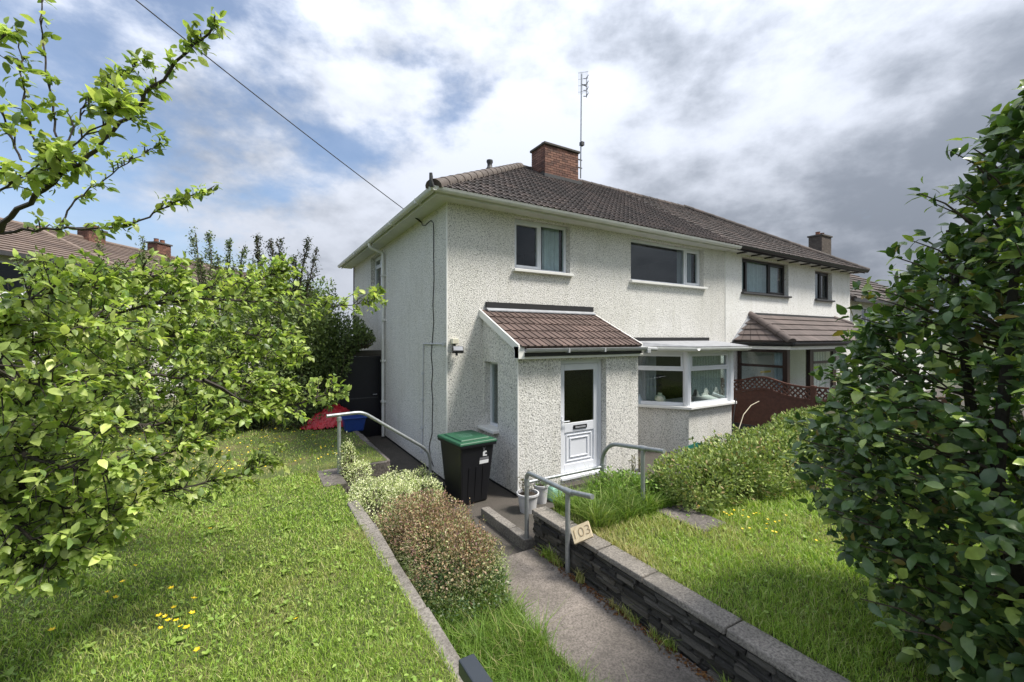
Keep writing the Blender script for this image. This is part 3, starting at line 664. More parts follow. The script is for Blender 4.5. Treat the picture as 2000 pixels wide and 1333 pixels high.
MB().box((1.55, PY - 0.17, -0.06), (2.85, PY - 0.004, 0.02)).build('door_step', 'dark_concrete', house)

# ---- bay window
BA, BB, BC, BD = (4.78, 0.0), (5.60, -1.02), (7.30, -1.02), (8.05, 0.0)
def bay_run(k):
    pts = [BA, BB, BC, BD]; p, q = Vector((*pts[k], 0)), Vector((*pts[k + 1], 0)); U = (q - p).normalized(); Nn = Vector((U.y, -U.x, 0)); return p, U, Nn, (q - p).length
bl = MB()
for (pts, z0, z1) in (([BA, BB, BC, BD], -0.05, 0.985),):
    for p, q in zip(pts, pts[1:]): bl.poly([(*p, z0), (*q, z0), (*q, z1), (*p, z1)])
bl.poly([(*q, 0.985) for q in (BA, BB, BC, BD)])
bl.build('bay_wall', 'render', house)
def offs(pts, d):
    out = []
    V2 = [Vector(p) for p in pts]
    for i, p in enumerate(V2):
        ns = []
        for a, b in ((i - 1, i), (i, i + 1)):
            if 0 <= a and b < len(V2): t = (V2[b] - V2[a]).normalized(); ns.append(Vector((t.y, -t.x)))
        n = sum(ns, Vector((0, 0))).normalized(); k = d / max(0.4, n.dot(ns[0])); q = p + n * k
        if i in (0, len(V2) - 1): q.y = 0.0 - 0.001; q.x = p.x + (-d if i == 0 else d)
        out.append((q.x, q.y))
    return out
so = offs([BA, BB, BC, BD], 0.11)
MB().prism([(*q, 0.985) for q in so], (0, 0, 0.065)).build('bay_sill', 'white_paint', house, bevel=0.012)
for k in range(3):
    p, U, Nn, L_ = bay_run(k); p = p - Nn * 0.02
    window(house, p, U, Nn, 0.05, L_ - 0.05, 1.05, 2.33, 0.02, (), fw=0.075, transom=(0.66, None), opening=((0, 1),), sill=False)
for q in (BB, BC): MB().lathe((q[0], q[1] + 0.045, 1.05), [(0.0, 0), (0.085, 0.0), (0.085, 1.28), (0.0, 1.28)], 8).build('bay_post', 'upvc', house)
ro = offs([BA, BB, BC, BD], 0.33)
MB().prism([(*q, 2.33) for q in ro], (0, 0, 0.12)).build('bay_roof', 'cream_trim', house, bevel=0.01)
ro2 = offs([BA, BB, BC, BD], 0.35)
MB().add([(*q, 2.452) for q in ro2] + [(BA[0] - 0.2, -0.002, 2.57), (BD[0] + 0.1, -0.002, 2.57)], [(0, 1, 4), (1, 2, 5, 4), (2, 3, 5)]).build('bay_roof_felt', 'lead_light', house)
for p, q in zip(ro, ro[1:]):
    t = (Vector(q) - Vector(p)).normalized(); n = Vector((t.y, -t.x, 0))
    gutter(house, Vector((*p, 2.40)) + n * 0.045, Vector((*q, 2.395)) + n * 0.045, -n, 'cream_trim', 0.045)
MB().box((4.55, -0.03, 2.50), (7.86, -0.001, 2.655)).build('flashing', 'black_flash', house)
cu = MB(); vs = []
for k in range(25):
    x = 5.0 + 0.62 * k / 24; vs += [(x, 0.12 - (x - 5.0) * 0.25 + 0.03 * math.sin(k * 1.5), 1.06), (x, 0.12 - (x - 5.0) * 0.25 + 0.03 * math.sin(k * 1.5), 2.32)]
cu.add(vs, [(2 * k, 2 * k + 2, 2 * k + 3, 2 * k + 1) for k in range(24)]).build('curtain', 'curtain_grey', house, smooth=True)
nc = MB(); vs = []
for k in range(41):
    x = 5.75 + 1.45 * k / 40; y = -0.80 + 0.012 * math.sin(k * 2.1); vs += [(x, y, 1.30 + 0.10 * math.cos(k * 0.55)), (x, y, 2.3)]
nc.add(vs, [(2 * k, 2 * k + 2, 2 * k + 3, 2 * k + 1) for k in range(40)]).build('net_curtain', 'net_curtain', house, smooth=True)
vz = thing('vase', (5.33, -0.42, 1.05), 'pale round ribbed vase standing inside the bay window', 'vase')
MB().lathe((5.33, -0.42, 1.05), [(0.0, 0), (0.07, 0.0), (0.12, 0.05), (0.135, 0.12), (0.11, 0.19), (0.05, 0.23), (0.055, 0.27), (0.045, 0.27), (0.04, 0.23)], 18).build('body', 'ceramic', vz, smooth=True)
vz = thing('bottle', (4.98, -0.10, 1.05), 'small pale blue bottle inside the bay window beside the porch edge', 'bottle')
MB().lathe((4.98, -0.10, 1.05), [(0.0, 0), (0.06, 0.0), (0.065, 0.10), (0.03, 0.16), (0.02, 0.22), (0.0, 0.22)], 14).build('body', 'ceramic_blue', vz, smooth=True)

# ---- fittings on the walls
sl = thing('security_light', (0.13, 0, 2.4), 'black floodlight under a cream sensor box by the house corner', 'security light')
MB().box((0.07, -0.09, 2.535), (0.20, -0.002, 2.635)).build('sensor_box', 'cream_box', sl, bevel=0.01)
MB().tube([(0.13, -0.03, 2.54), (0.13, -0.07, 2.47), (0.13, -0.10, 2.45)], 0.018, 8).build('bracket', 'black_plastic', sl)
R0 = Matrix.Translation((0.155, -0.14, 2.43)) @ Euler((R_(-30), 0, R_(-12))).to_matrix().to_4x4()
for nm, a_, b_, mt in (('lamp_head', (-0.10, -0.045, -0.055), (0.10, 0.045, 0.055), 'black_plastic'), ('lamp_glass', (-0.085, -0.05, -0.042), (0.085, -0.0455, 0.042), 'lamp_glass')):
    mb = MB().box(a_, b_); mb.v = [R0 @ q for q in mb.v]; mb.build(nm, mt, sl, bevel=0.006)
MB().tube([(0.13, -0.14, 2.38), (0.13, -0.145, 2.32)], 0.022, 8).build('sensor', 'black_plastic', sl)
c1 = thing('cable', (0, 0.7, 0.2), 'black telephone cable wriggling down the grey side wall', 'cable')
pts = [at(*q) for q in ()]
path = [(1.36, 5.10), (1.30, 5.02), (1.15, 4.98), (1.0, 4.99), (0.80, 5.0), (0.68, 4.93), (0.64, 4.75), (0.66, 4.3), (0.64, 3.8), (0.68, 3.3), (0.66, 2.95), (0.72, 2.6), (0.78, 2.3), (0.72, 2.0), (0.76, 1.7), (0.70, 1.4), (0.74, 1.0), (0.72, 0.75), (0.86, 0.55), (0.90, 0.42), (0.80, 0.22), (0.68, 0.10)]
MB().tube([(-0.012 - 0.006 * math.sin(i * 2.3), y, z) for i, (y, z) in enumerate(path)], 0.0085, 6).build('wire', 'cable', c1, smooth=True)
c2 = thing('conduit', (0, 1.3, 0.25), 'thin grey pipe conduit turning the corner of the side wall', 'conduit')
MB().tube(arc([(-0.02, 1.30, 0.25), (-0.02, 1.22, 2.52), (-0.02, 0.10, 2.53)], 0.05), 0.013, 8).build('pipe', 'conduit', c2, smooth=True)
for y, z in ((1.30, 0.25), (1.285, 0.75), (1.262, 1.35), (1.245, 1.9), (0.10, 2.53)): MB().box((-0.045, y - 0.028, z - 0.028), (-0.002, y + 0.028, z + 0.028)).build('clip', 'conduit', c2)
c3 = thing('overhead_cable', (0, 1.36, 5.1), 'overhead telephone wire crossing the sky to the house corner', 'cable')
A, B = Vector((-0.02, 1.36, 5.10)), at(280, 0, 5.6); B = A + (B - A) * 1.6
MB().tube([A.lerp(B, t / 20) - Vector((0, 0, 0.35 * (t / 20) * (1 - t / 20))) for t in range(21)], 0.008, 6).build('wire', 'cable', c3, smooth=True)
MB().tube([A, A.lerp(B, 0.03)], 0.018, 6).build('clamp', 'cable', c3)

# ================================================================== NEXT DOOR (other half)
nb = thing('semi_detached_house', (W, 0, 0), 'far half of the pebbledashed pair, with dark window frames and dark eaves', 'house')
W2 = 16.87
w = MB(); wall_face(w, (W + 0.001, 0, 0), FX, FN, W2 - W, -0.3, HT, [(9.5 - W, 12.22 - W, 4.02, 5.09), (14.05 - W, 15.36 - W, 4.02, 5.06)])
w.box((W2 - 0.01, 0.002, -0.3), (W2, DEP, HT)); w.box((W + 0.01, DEP, 0), (W2, DEP - 0.2, HT)); w.build('wall', 'render_next_door', nb)
window(nb, (0, 0, 0), FX, FN, 9.505, 12.215, 4.025, 5.085, 0.13, (0.17, 0.64), mat='dark_frame', sillmat='lead', opening=((0, None), (2, None)), curtains=((9.6, 9.95), (10.05, 12.1)), cmat='curtain_pale')
window(nb, (0, 0, 0), FX, FN, 14.055, 15.355, 4.025, 5.055, 0.13, (0.5,), mat='dark_frame', sillmat='lead', opening=((1, None),), curtains=((14.2, 15.2),), cmat='curtain_grey')
MB().box((W + 0.02, -0.30, 5.165), (W2 + 0.3, -0.002, 5.18)).build('soffit', 'cream_trim', nb)
MB().box((W + 0.05, -0.36, 5.14), (W2 + 0.36, -0.335, 5.29)).build('fascia', 'dark_frame', nb)
gutter(nb, (W + 0.06, -0.41, 5.235), (W2 + 0.4, -0.41, 5.225), (0, 1, 0), 'black_plastic')
for k in range(11): MB().box((W + 0.5 + k * 0.75, -0.33, 5.125), (W + 0.56 + k * 0.75, -0.04, 5.163)).build('rafter_end', 'dark_frame', nb)
r2 = roof_sheet(nb, W, W2 + E0, False, True, 'roof_tile')
T_FAR = tile_template('tile', 'roof_tile', False)
def plain_tiles(root, xl, xr, hipr):
    m = MB(); ns = int((RY + E0) / cP / TG)
    for k in range(ns + 1):
        s = k * TG
        if s > (RY + E0) / cP - 0.05: continue
        b = xr - (s * cP) if hipr else xr; u = xl
        while u < b - 0.05:
            wd = min(TW, b - u); mm = slope_mat(u, s) @ Matrix.Diagonal((wd / TW, 1, 1, 1))
            m.add([mm @ v.co for v in T_FAR.vertices], [tuple(p.vertices) for p in T_FAR.polygons]); u += TW
    o = m.build('tiles', 'roof_tile', root); o['kind'] = 'stuff'
plain_tiles(r2, W + 0.005, W2 + E0, True)
half_round((W + 0.01, RY, ZR - 0.01), (W2 + E0 - RY - E0, RY, ZR - 0.01), 0.12, 'roof_tile', r2, 'ridge_tile')
half_round((W2 + E0 + 0.02, -E0 - 0.02, ZE - 0.02), (W2 - RY, RY, ZR + 0.02), 0.13, 'roof_tile', r2, 'hip_tile')
# glazed porch next door
GX0, GX1, GY = 9.0, 16.4, -1.62
gp = MB(); T1, T2 = (9.95, -0.002, 3.36), (15.5, -0.002, 3.36); e1, e2, e3, e4 = (9.05, -0.002, 2.56), (GX0, GY, 2.53), (GX1, GY, 2.53), (16.3, -0.002, 2.56)
gp.poly([e1, e2, T1]); gp.poly([e2, e3, T2, T1]); gp.poly([e3, e4, T2])
gr = gp.build('porch_roof', 'flat_tile', nb)
n_c = 5
for k in range(n_c):
    t0, t1 = k / n_c, (k + 1.12) / n_c
    if t1 > 1: t1 = 1.0
    def L2(a, b, t): return Vector(a).lerp(Vector(b), t)
    up = Vector((0, -0.025, 0.04)); lo = Vector((0, -0.008, 0.012))
    a, b, c, d = L2(e2, T1, t0), L2(e3, T2, t0), L2(e3, T2, t1), L2(e2, T1, t1)
    n_t = 22
    for i in range(n_t):
        p, q = i / n_t + 0.001, (i + 1) / n_t - 0.001
        m = MB(); q0, q1, q2, q3 = a.lerp(b, p) + up, a.lerp(b, q) + up, d.lerp(c, q) + lo, d.lerp(c, p) + lo
        m.add([q0, q1, q2, q3, a.lerp(b, p) + lo * 0.3, a.lerp(b, q) + lo * 0.3], [(0, 1, 2, 3), (4, 5, 1, 0)]).build('tile', 'flat_tile', gr)
    up = Vector((-0.025, 0, 0.04)); lo = Vector((-0.008, 0, 0.012)); a, b, c, d = L2(e1, T1, t0), L2(e2, T1, t0), L2(e2, T1, t1), L2(e1, T1, t1); n_t = 6
    for i in range(n_t):
        p, q = i / n_t + 0.006, (i + 1) / n_t - 0.006
        m = MB(); q0, q1, q2, q3 = a.lerp(b, p) + up, a.lerp(b, q) + up, d.lerp(c, q) + lo, d.lerp(c, p) + lo
        if (d - c).length < 0.02: m.add([q0, q1, q2, a.lerp(b, p) + lo * 0.3, a.lerp(b, q) + lo * 0.3], [(0, 1, 2), (3, 4, 1, 0)])
        else: m.add([q0, q1, q2, q3, a.lerp(b, p) + lo * 0.3, a.lerp(b, q) + lo * 0.3], [(0, 1, 2, 3), (4, 5, 1, 0)])
        m.build('tile', 'flat_tile', gr)
half_round((GX0 - 0.02, GY - 0.02, 2.54), (9.95, 0.0, 3.37), 0.11, 'flat_tile', gr, 'hip_tile', 0.5)
half_round((GX1 + 0.02, GY - 0.02, 2.54), (15.5, 0.0, 3.37), 0.11, 'flat_tile', gr, 'hip_tile', 0.5)
MB().box((9.9, -0.05, 3.31), (15.56, -0.0015, 3.42)).build('flashing', 'lead', gr)
MB().prism([(9.95, -0.05, 3.33), (9.95, -0.16, 3.30), (9.95, -0.16, 3.28), (9.95, -0.05, 3.30)], (5.5, 0, 0)).build('flashing_apron', 'lead_light', gr)
MB().prism([(9.0, -0.004, 2.57), (9.95, -0.004, 3.42), (9.97, -0.1, 3.40), (9.10, -0.1, 2.62)], (0, -0.02, 0.01)).build('flashing_side', 'lead_light', gr)
MB().box((GX0 + 0.0, GY, 2.42), (GX0 + 0.06, -0.003, 2.53)).build('porch_eaves_strip', 'black_plastic', nb); MB().box((GX0, GY - 0.0, 2.42), (GX1, GY + 0.06, 2.528)).build('porch_eaves_strip', 'black_plastic', nb)
gutter(nb, (GX0 - 0.05, GY - 0.06, 2.49), (GX1, GY - 0.06, 2.49), (0, 1, 0), 'black_plastic', 0.05); gutter(nb, (GX0 - 0.06, -0.01, 2.50), (GX0 - 0.06, GY - 0.1, 2.49), (1, 0, 0), 'black_plastic', 0.05)
MB().box((GX0 + 0.02, GY + 0.02, 2.33), (GX0 + 0.30, -0.003, 2.415)).build('porch_soffit', 'white_paint', nb); MB().box((GX0 + 0.302, GY + 0.02, 2.33), (GX1, GY + 0.30, 2.415)).build('porch_soffit', 'white_paint', nb)
GS = GX0 + 0.24; GF = GY + 0.22
window(nb, (GS, 0, 0), (0, -1, 0), (-1, 0, 0), 0.02, -GF, 0.75, 2.33, 0.0, (), mat='brown_frame', fw=0.09, transom=(0.70, None), sill=False, curtains=((0.95, 1.25),), cmat='curtain_pale')
MB().box((GS, GF, 0), (GS + 0.1, -0.003, 0.75)).build('dwarf_wall', 'brown_frame', nb)
MB().box((GS - 0.005, GF - 0.005, 0), (GS + 0.13, GF + 0.12, 2.33)).build('porch_post', 'brown_frame', nb)
window(nb, (0, GF, 0), FX, FN, 10.62, 12.0, 0.75, 2.33, 0.0, (), mat='brown_frame', fw=0.09, transom=(0.75, None), sill=False)
for k in range(7):
    x = 10.76 + k * 0.165; MB().box((x, GF + 0.15, 0.8), (x + 0.09, GF + 0.16, 2.28)).build('blind_slat', 'blind', nb)
for x in (10.50, 12.0, 13.6, 15.9): MB().box((x, GF, 0), (x + 0.12, GF + 0.12, 2.33)).build('porch_post', 'brown_frame', nb)
MB().box((10.62, GF + 0.01, 0), (12.0, GF + 0.1, 0.75)).build('dwarf_wall', 'brown_frame', nb)
MB().fbox((0, GF, 0), FX, FN, GS + 0.14, 10.5, 0.1, 2.32, -0.06, -0.05).build('pane', 'glass', nb)
MB().box((10.2, -0.06, 0.0), (11.15, -0.003, 2.1)).build('inner_door', 'white_paint', nb, bevel=0.01)
MB().box((10.4, -0.09, 1.55), (10.95, -0.062, 1.62)).build('door_rail', 'buttercup', nb)

# third house to the right
def far_house(name, loc, rz, wdt, dep, eave, ridge, label, chim_at=(), wmat='far_wall', rmat='far_tile', wins=True, group=None, over=0.4, hip=True, bmat='brick'):
    h = thing(name, loc, label, 'house', group, rz)
    w = MB(); holes = [(wdt * 0.14, wdt * 0.14 + 1.4, eave - 1.35, eave - 0.25), (wdt * 0.55, wdt * 0.55 + 2.2, eave - 1.35, eave - 0.25), (wdt * 0.2, wdt * 0.2 + 2.0, 0.9, 2.2)] if wins else []
    wall_face(w, (0, 0, 0), FX, FN, wdt, -1.5, eave, holes); w.box((0, dep - 0.1, -1.5), (wdt, dep, eave)); w.box((0, 0.27, -1.5), (0.1, dep - 0.1, eave)); w.box((wdt - 0.1, 0.27, -1.5), (wdt, dep - 0.1, eave))
    w.build('wall', wmat, h, local=True)
    ry = dep / 2; hx = ry + over if hip else 0
    a, b, c, d = (-over, -over, eave), (wdt + over, -over, eave), (wdt + over, dep + over, eave), (-over, dep + over, eave)
    r1_, r2_ = (-over + hx, ry, ridge), (wdt + over - hx, ry, ridge)
    m = MB(); m.poly([a, b, r2_, r1_]); m.poly([c, d, r1_, r2_]); m.poly([d, a, r1_]); m.poly([b, c, r2_]); m.poly([a, d, c, b])
    rf = m.build('roof', rmat, h, local=True)
    n = 15; t = MB(); A_, B_, R1, R2 = map(Vector, (a, b, r1_, r2_)); nn = (B_ - A_).cross(R1 - A_).normalized()
    for k in range(n):
        p, q = k / n, (k + 1.05) / n; q = min(q, 1)
        t.add([A_.lerp(R1, p) + nn * 0.05, B_.lerp(R2, p) + nn * 0.05, B_.lerp(R2, q) + nn * 0.008, A_.lerp(R1, q) + nn * 0.008, A_.lerp(R1, p) + nn * 0.004, B_.lerp(R2, p) + nn * 0.004], [(0, 1, 2, 3), (4, 5, 1, 0)])
    D_ = Vector(d); nl = (A_ - D_).cross(R1 - D_).normalized()
    for k in range(n):
        p, q = k / n, min((k + 1.05) / n, 1)
        t.add([D_.lerp(R1, p) + nl * 0.05, A_.lerp(R1, p) + nl * 0.05, A_.lerp(R1, q) + nl * 0.008, D_.lerp(R1, q) + nl * 0.008, D_.lerp(R1, p) + nl * 0.004, A_.lerp(R1, p) + nl * 0.004], [(0, 1, 2, 3), (4, 5, 1, 0)])
    tt = t.build('tile_courses', rmat, rf, local=True); tt['kind'] = 'stuff'
    MB().box((-over - 0.03, -over - 0.06, eave - 0.12), (wdt + over, -over, eave + 0.02)).build('gutter', 'lead', h, local=True)
    MB().tube([Vector(r1_) + Vector((0, 0, .02)), Vector(r2_) + Vector((0, 0, .02))], 0.11, 8).build('ridge', rmat, rf, local=True); MB().tube([A_, Vector(r1_) + Vector((0, 0, .02))], 0.11, 8).build('hip', rmat, rf, local=True)
    for hl in holes:
        x0, x1, z0, z1 = hl; f = MB(); O = (0, 0, 0)
        for q in ((x0, x1, z1 - .07, z1), (x0, x1, z0, z0 + .07), (x0, x0 + .07, z0 + .07, z1 - .07), (x1 - .07, x1, z0 + .07, z1 - .07), ((x0 + x1) / 2 - .03, (x0 + x1) / 2 + .03, z0 + .07, z1 - .07)): f.fbox(O, FX, FN, *q, -0.14, -0.08)
        fo = f.build('window', 'upvc', h, local=True); MB().fbox(O, FX, FN, x0 + .06, x1 - .06, z0 + .06, z1 - .06, -0.12, -0.115).build('pane', 'glass', fo, local=True)
    for (x, y, wx, wy, zt_) in chim_at:
        c_ = MB().box((x + .004, y + .004, ridge - 1.2), (x + wx - .004, y + wy - .004, zt_)).build('chimney', 'mortar', h, local=True)
        bm_ = MB(); z = ridge - 0.9; kk = 0
        while z < zt_ - 0.05:
            for (px_, ln, ax) in ((x, wx, 0), (y, wy, 1)):
                u = 0.0 if kk % 2 == 0 else -0.11
                while u < ln - 0.02:
                    s0, s1 = max(u, 0), min(u + 0.213, ln)
                    if ax == 0: bm_.box((x + s0, y - .006, z), (x + s1, y + .05, z + .064))
                    else: bm_.box((x - .006, y + s0, z), (x + .05, y + s1, z + .064))
                    u += 0.225
            z += 0.075; kk += 1
        bo = bm_.build('bricks', bmat, c_, local=True); bo['kind'] = 'stuff'
        MB().box((x - .06, y - .06, zt_), (x + wx + .06, y + wy + .06, zt_ + .08)).build('chimney_cap', 'mortar', c_, local=True)
        for f in (0.28, 0.72): MB().lathe((x + wx * f, y + wy / 2, zt_ + .08), [(.13, 0), (.11, .18), (.13, .22), (.0, .22)], 12).build('chimney_pot', 'terracotta', c_, local=True)
    return h
far_house('detached_house', (18.2, 0.6, -0.9), 0, 10.5, 8.6, 5.15, 8.2, 'pale house beyond the pair, mostly hidden behind the glossy camellia', ((7.4, 4.0, 1.2, 0.7, 9.6),), 'render_next_door', 'roof_tile', bmat='hip_tile')
# row behind the garden on the left: runs nearly along the view
def row_house(i, dstart, wdt, label, chims, rmat='far_tile'):
    # local x along the ridge away from the camera, local -y towards the garden
    dirx = (FW + RT * 0.06).normalized(); p = CAM + RT * (-18.0 + 0.06 * dstart) + FW * dstart
    return far_house('terraced_house', (p.x, p.y, 0.3), math.atan2(dirx.y, dirx.x), wdt, 8.0, 5.2, 7.15, label, chims, 'far_wall', rmat, True, 'row of houses behind the garden', 0.35, False)
row_house(0, 9.2, 8.6, 'nearest brown-roofed row house behind the apple tree', ())
row_house(1, 18.6, 8.2, 'middle row house behind the shrubs with two red chimneys', ((1.7, 3.65, 0.8, 0.6, 7.6), (5.4, 3.65, 0.9, 0.6, 7.75)))
row_house(2, 27.4, 8.2, 'farthest row house of the brown-roofed row behind the shrubs', ())

# ================================================================== GARDEN WALLS, KERBS, STEPS
gw = thing('garden_wall', (0.1, -5.5, 0), 'low dark slate retaining wall with concrete coping beside the path', 'wall')
MB().box((0.03, -9.0, -0.3), (0.20, -2.86, 0.40)).build('core', 'mortar', gw)
z = 0.0; SV = []
def stone(l, h, th):
    bm = bmesh.new(); bmesh.ops.create_cube(bm, size=1.0); bmesh.ops.bevel(bm, geom=bm.edges[:], offset=0.07, segments=1, affect='EDGES')
    bmesh.ops.scale(bm, vec=(th, l, h), verts=bm.verts)
    for v in bm.verts: v.co += Vector((random.uniform(-.013, .013), random.uniform(-.010, .010), random.uniform(-.007, .007)))
    me = bpy.data.meshes.new('stone'); bm.to_mesh(me); bm.free(); me.materials.append(M['slate']); return me
for h in (0.058, 0.042, 0.055, 0.045, 0.060, 0.040, 0.052, 0.046):
    y = -2.86
    while y > -8.6:
        l = random.uniform(0.10, 0.36); me = stone(l - 0.010, h - 0.006, 0.10)
        piece('stone', me, Matrix.Translation((0.035 + random.uniform(-0.022, 0.016), y - l / 2, z + h / 2)) @ Matrix.Rotation(random.uniform(-.02, .02), 4, 'X'), gw); y -= l
    z += h
y = -2.82
for l in (0.60, 0.62, 0.60, 0.80, 0.85, 0.9, 0.9, 0.9):
    m = MB().box((-0.022, y - l + 0.012, 0.402), (0.205, y, 0.462)); m.v = [q + Vector((random.uniform(-.006, .006), random.uniform(-.006, .006), random.uniform(-.005, .005))) for q in m.v]
    m.build('coping_stone', 'coping_concrete', gw, bevel=0.012); y -= l
lk = thing('lawn_edging', (-1.89, -4, 0.2), 'weathered concrete kerb edging the left lawn', 'kerb')
y = -1.30
for l in (0.85, 0.90, 0.95, 0.92, 0.9, 0.9, 0.9, 0.9):
    sk = -0.012 * (y + 1.3)
    m = MB().box((-1.965 - 0.03, y - l + 0.01, -0.3), (-1.825, y, 0.448)); m.v = [q + Vector((random.uniform(-.012, .012), 0, random.uniform(-.008, .008))) for q in m.v]
    m.build('kerb_stone', 'kerb_concrete', lk, bevel=0.018); y -= l
hk = thing('path_kerb', (-0.06, -2.2, 0), 'short concrete kerb between the path and the porch paving', 'kerb')
y = -1.62
for l in (0.42, 0.40, 0.40):
    m = MB().box((-0.13, y - l + 0.006, -0.2), (0.01, y, 0.09)); m.v = [q + Vector((random.uniform(-.006, .006), 0, random.uniform(-.004, .004))) for q in m.v]
    m.build('kerb_stone', 'kerb_concrete', hk, bevel=0.012); y -= l
ls = thing('lawn_retaining_wall', (-1.4, 0.42, 0), 'dark low retaining edge at the lawn corner by the side passage', 'wall')
for x0, x1 in ((-1.86, -1.42), (-1.41, -0.99)):
    MB().box((x0, 0.36, -0.3), (x1, 0.46, 0.425)).build('block', 'slab_stone', ls, bevel=0.015)
y = 0.47
for k in range(5):
    m = MB().box((-1.03, y, -0.3), (-0.90, y + 0.80, 0.425)); m.v = [q + Vector((random.uniform(-.015, .015), 0, random.uniform(-.012, .012))) for q in m.v]; m.build('block', 'slab_stone', ls, bevel=0.02); y += 0.81
st = thing('stone_step', (-2.0, 0, 0.4), 'flat grey stone slab step under the rail post on the lawn', 'step')
MB().box((-2.17, -0.52, 0.20), (-1.84, 0.34, 0.452)).build('slab', 'slab_stone', st, bevel=0.015)
gs = thing('garden_steps', (-1.4, 0.1, 0), 'concrete steps going down beside the cream-leaved shrub', 'steps')
for k in range(3): MB().box((-1.83 + k * 0.29, -0.45, -0.2), (-1.55 + k * 0.29, 0.35, 0.34 - k * 0.12)).build('tread', 'dark_concrete', gs, bevel=0.015)
ps = thing('stone_slab', (1.6, -3.9, 0.43), 'worn grey stepping slab in the right lawn by the hedge', 'slab')
MB().box((1.30, -4.35, 0.36), (1.75, -3.62, 0.462)).build('slab', 'slab_stone', ps, bevel=0.02)

# ================================================================== HANDRAILS
def rail(name, loc, label): return thing(name, loc, label, 'handrail')
h1 = rail('handrail', (-1.87, 0, 0.4), 'galvanised handrail down the steps at the lawn corner')
P = (-1.87, 0.0)
MB().tube([(-1.87, 0, 0.40), (-1.87, 0, 1.395)], 0.028, 12).build('post', 'galvanised', h1, smooth=True)
MB().tube(arc([(-2.06, -0.02, 1.40), (-1.50, 0.03, 1.41), (-0.36, 0.14, 0.62), (-0.27, 0.15, 0.45), (-0.27, 0.15, -0.05)], 0.12), 0.028, 12).build('rail', 'galvanised', h1, smooth=True)
MB().lathe((-1.87, 0, 1.30), [(0.030, 0), (0.038, 0.005), (0.038, 0.06), (0.030, 0.065)], 14).build('collar', 'galvanised', h1, smooth=True)
h2 = rail('handrail', (-0.07, -2.8, 0), 'galvanised handrail along the slate wall carrying the number board')
MB().tube(arc([(-0.07, -2.79, 0.05), (-0.07, -2.79, 0.935), (-0.055, -3.6, 0.935), (-0.05, -4.0, 1.0)], 0.10), 0.028, 12).build('rail', 'galvanised', h2, smooth=True)
MB().tube([(-0.055, -3.6, 0.0), (-0.055, -3.6, 0.92)], 0.028, 12).build('post', 'galvanised', h2, smooth=True)
MB().tube([(-0.055, -3.55, 0.935), (-0.055, -3.68, 0.937)], 0.036, 12).build('collar', 'galvanised', h2, smooth=True)
MB().tube([(-0.07, -2.79, 0.80), (1.215, -2.80, 0.80)], 0.022, 12).build('cross_rail', 'galvanised', h2, smooth=True)
MB().tube([(-0.07, -2.79, 0.76), (-0.07, -2.79, 0.84)], 0.036, 12).build('collar', 'galvanised', h2, smooth=True)
h3 = rail('handrail', (1.21, -2.8, 0.4), 'galvanised handrail rising out of the weeds in front of the door')
MB().tube(arc([(1.215, -2.80, 0.30), (1.215, -2.80, 0.98), (1.215, -2.98, 1.17), (1.21, -3.55, 1.235), (1.21, -3.88, 1.27)], 0.12), 0.028, 12).build('rail', 'galvanised', h3, smooth=True)
MB().tube([(1.21, -3.55, 0.35), (1.21, -3.55, 1.22)], 0.028, 12).build('post', 'galvanised', h3, smooth=True)
MB().tube([(1.215, -2.80, 0.76), (1.215, -2.80, 0.84)], 0.036, 12).build('collar', 'galvanised', h3, smooth=True)
MB().tube([(1.21, -3.50, 1.23), (1.21, -3.61, 1.24)], 0.036, 12).build('collar', 'galvanised', h3, smooth=True)
# number board, tilted on the post
sg = thing('number_board', (-0.03, -3.70, 0.6), 'small tilted wooden board carved with the house number 103', 'sign')
SO = at(1141, 1038, 4.52); ex = (at(1127, 1028, 4.60) * 0)
p_tl, p_tr, p_bl = at(1113.5, 1032, 4.66), at(1148.5, 1017, 4.62), at(1133, 1058.5, 4.50)
ux = (p_tr - p_tl); wx = ux.length; ux.normalize(); uy = (p_tl - p_bl); uy = uy - ux * uy.dot(ux); hy = uy.length; uy.normalize(); nz_ = ux.cross(uy)
RM = Matrix((ux, uy, nz_)).transposed().to_4x4(); RM.translation = p_tl + ux * wx / 2 - uy * hy / 2
m = MB().box((-wx / 2, -hy / 2, -0.022), (wx / 2, hy / 2, 0)); m.v = [RM @ q for q in m.v]; m.build('board', 'sign_wood', sg, bevel=0.003)
tm = text_mesh('103', hy * 0.82, 0.0015); tm.materials.append(M['carving']); o = piece('number', tm, RM @ Matrix.Translation((0, -hy * 0.02, 0.0025)) @ Matrix.Diagonal((1.05, 1, 1, 1)), sg)
m = MB().box((-wx / 2, -0.02, -0.05), (-wx / 2 + 0.05, 0.02, -0.022)); m.v = [RM @ q for q in m.v]; m.build('bracket', 'galvanised', sg)

# ================================================================== BIN AND SMALL THINGS
bn = thing('wheelie_bin', (0.0, -0.84, -0.05), 'black wheelie bin with a green lid beside the porch', 'bin', rz=R_(4))
def taper(mb, w0, d0, z0, w1, d1, z1, y0=0, y1=0):
    return mb.add([(-w0, -d0 + y0, z0), (w0, -d0 + y0, z0), (w0, d0 + y0, z0), (-w0, d0 + y0, z0), (-w1, -d1 + y1, z1), (w1, -d1 + y1, z1), (w1, d1 + y1, z1), (-w1, d1 + y1, z1)],
                  [(0, 3, 2, 1), (4, 5, 6, 7), (0, 1, 5, 4), (1, 2, 6, 5), (2, 3, 7, 6), (3, 0, 4, 7)])
taper(MB(), 0.25, 0.27, 0.0, 0.315, 0.385, 0.99).build('body', 'bin_black', bn, bevel=0.035, local=True)
taper(MB(), 0.335, 0.41, 0.95, 0.34, 0.415, 1.0).build('rim', 'bin_black', bn, bevel=0.012, local=True)
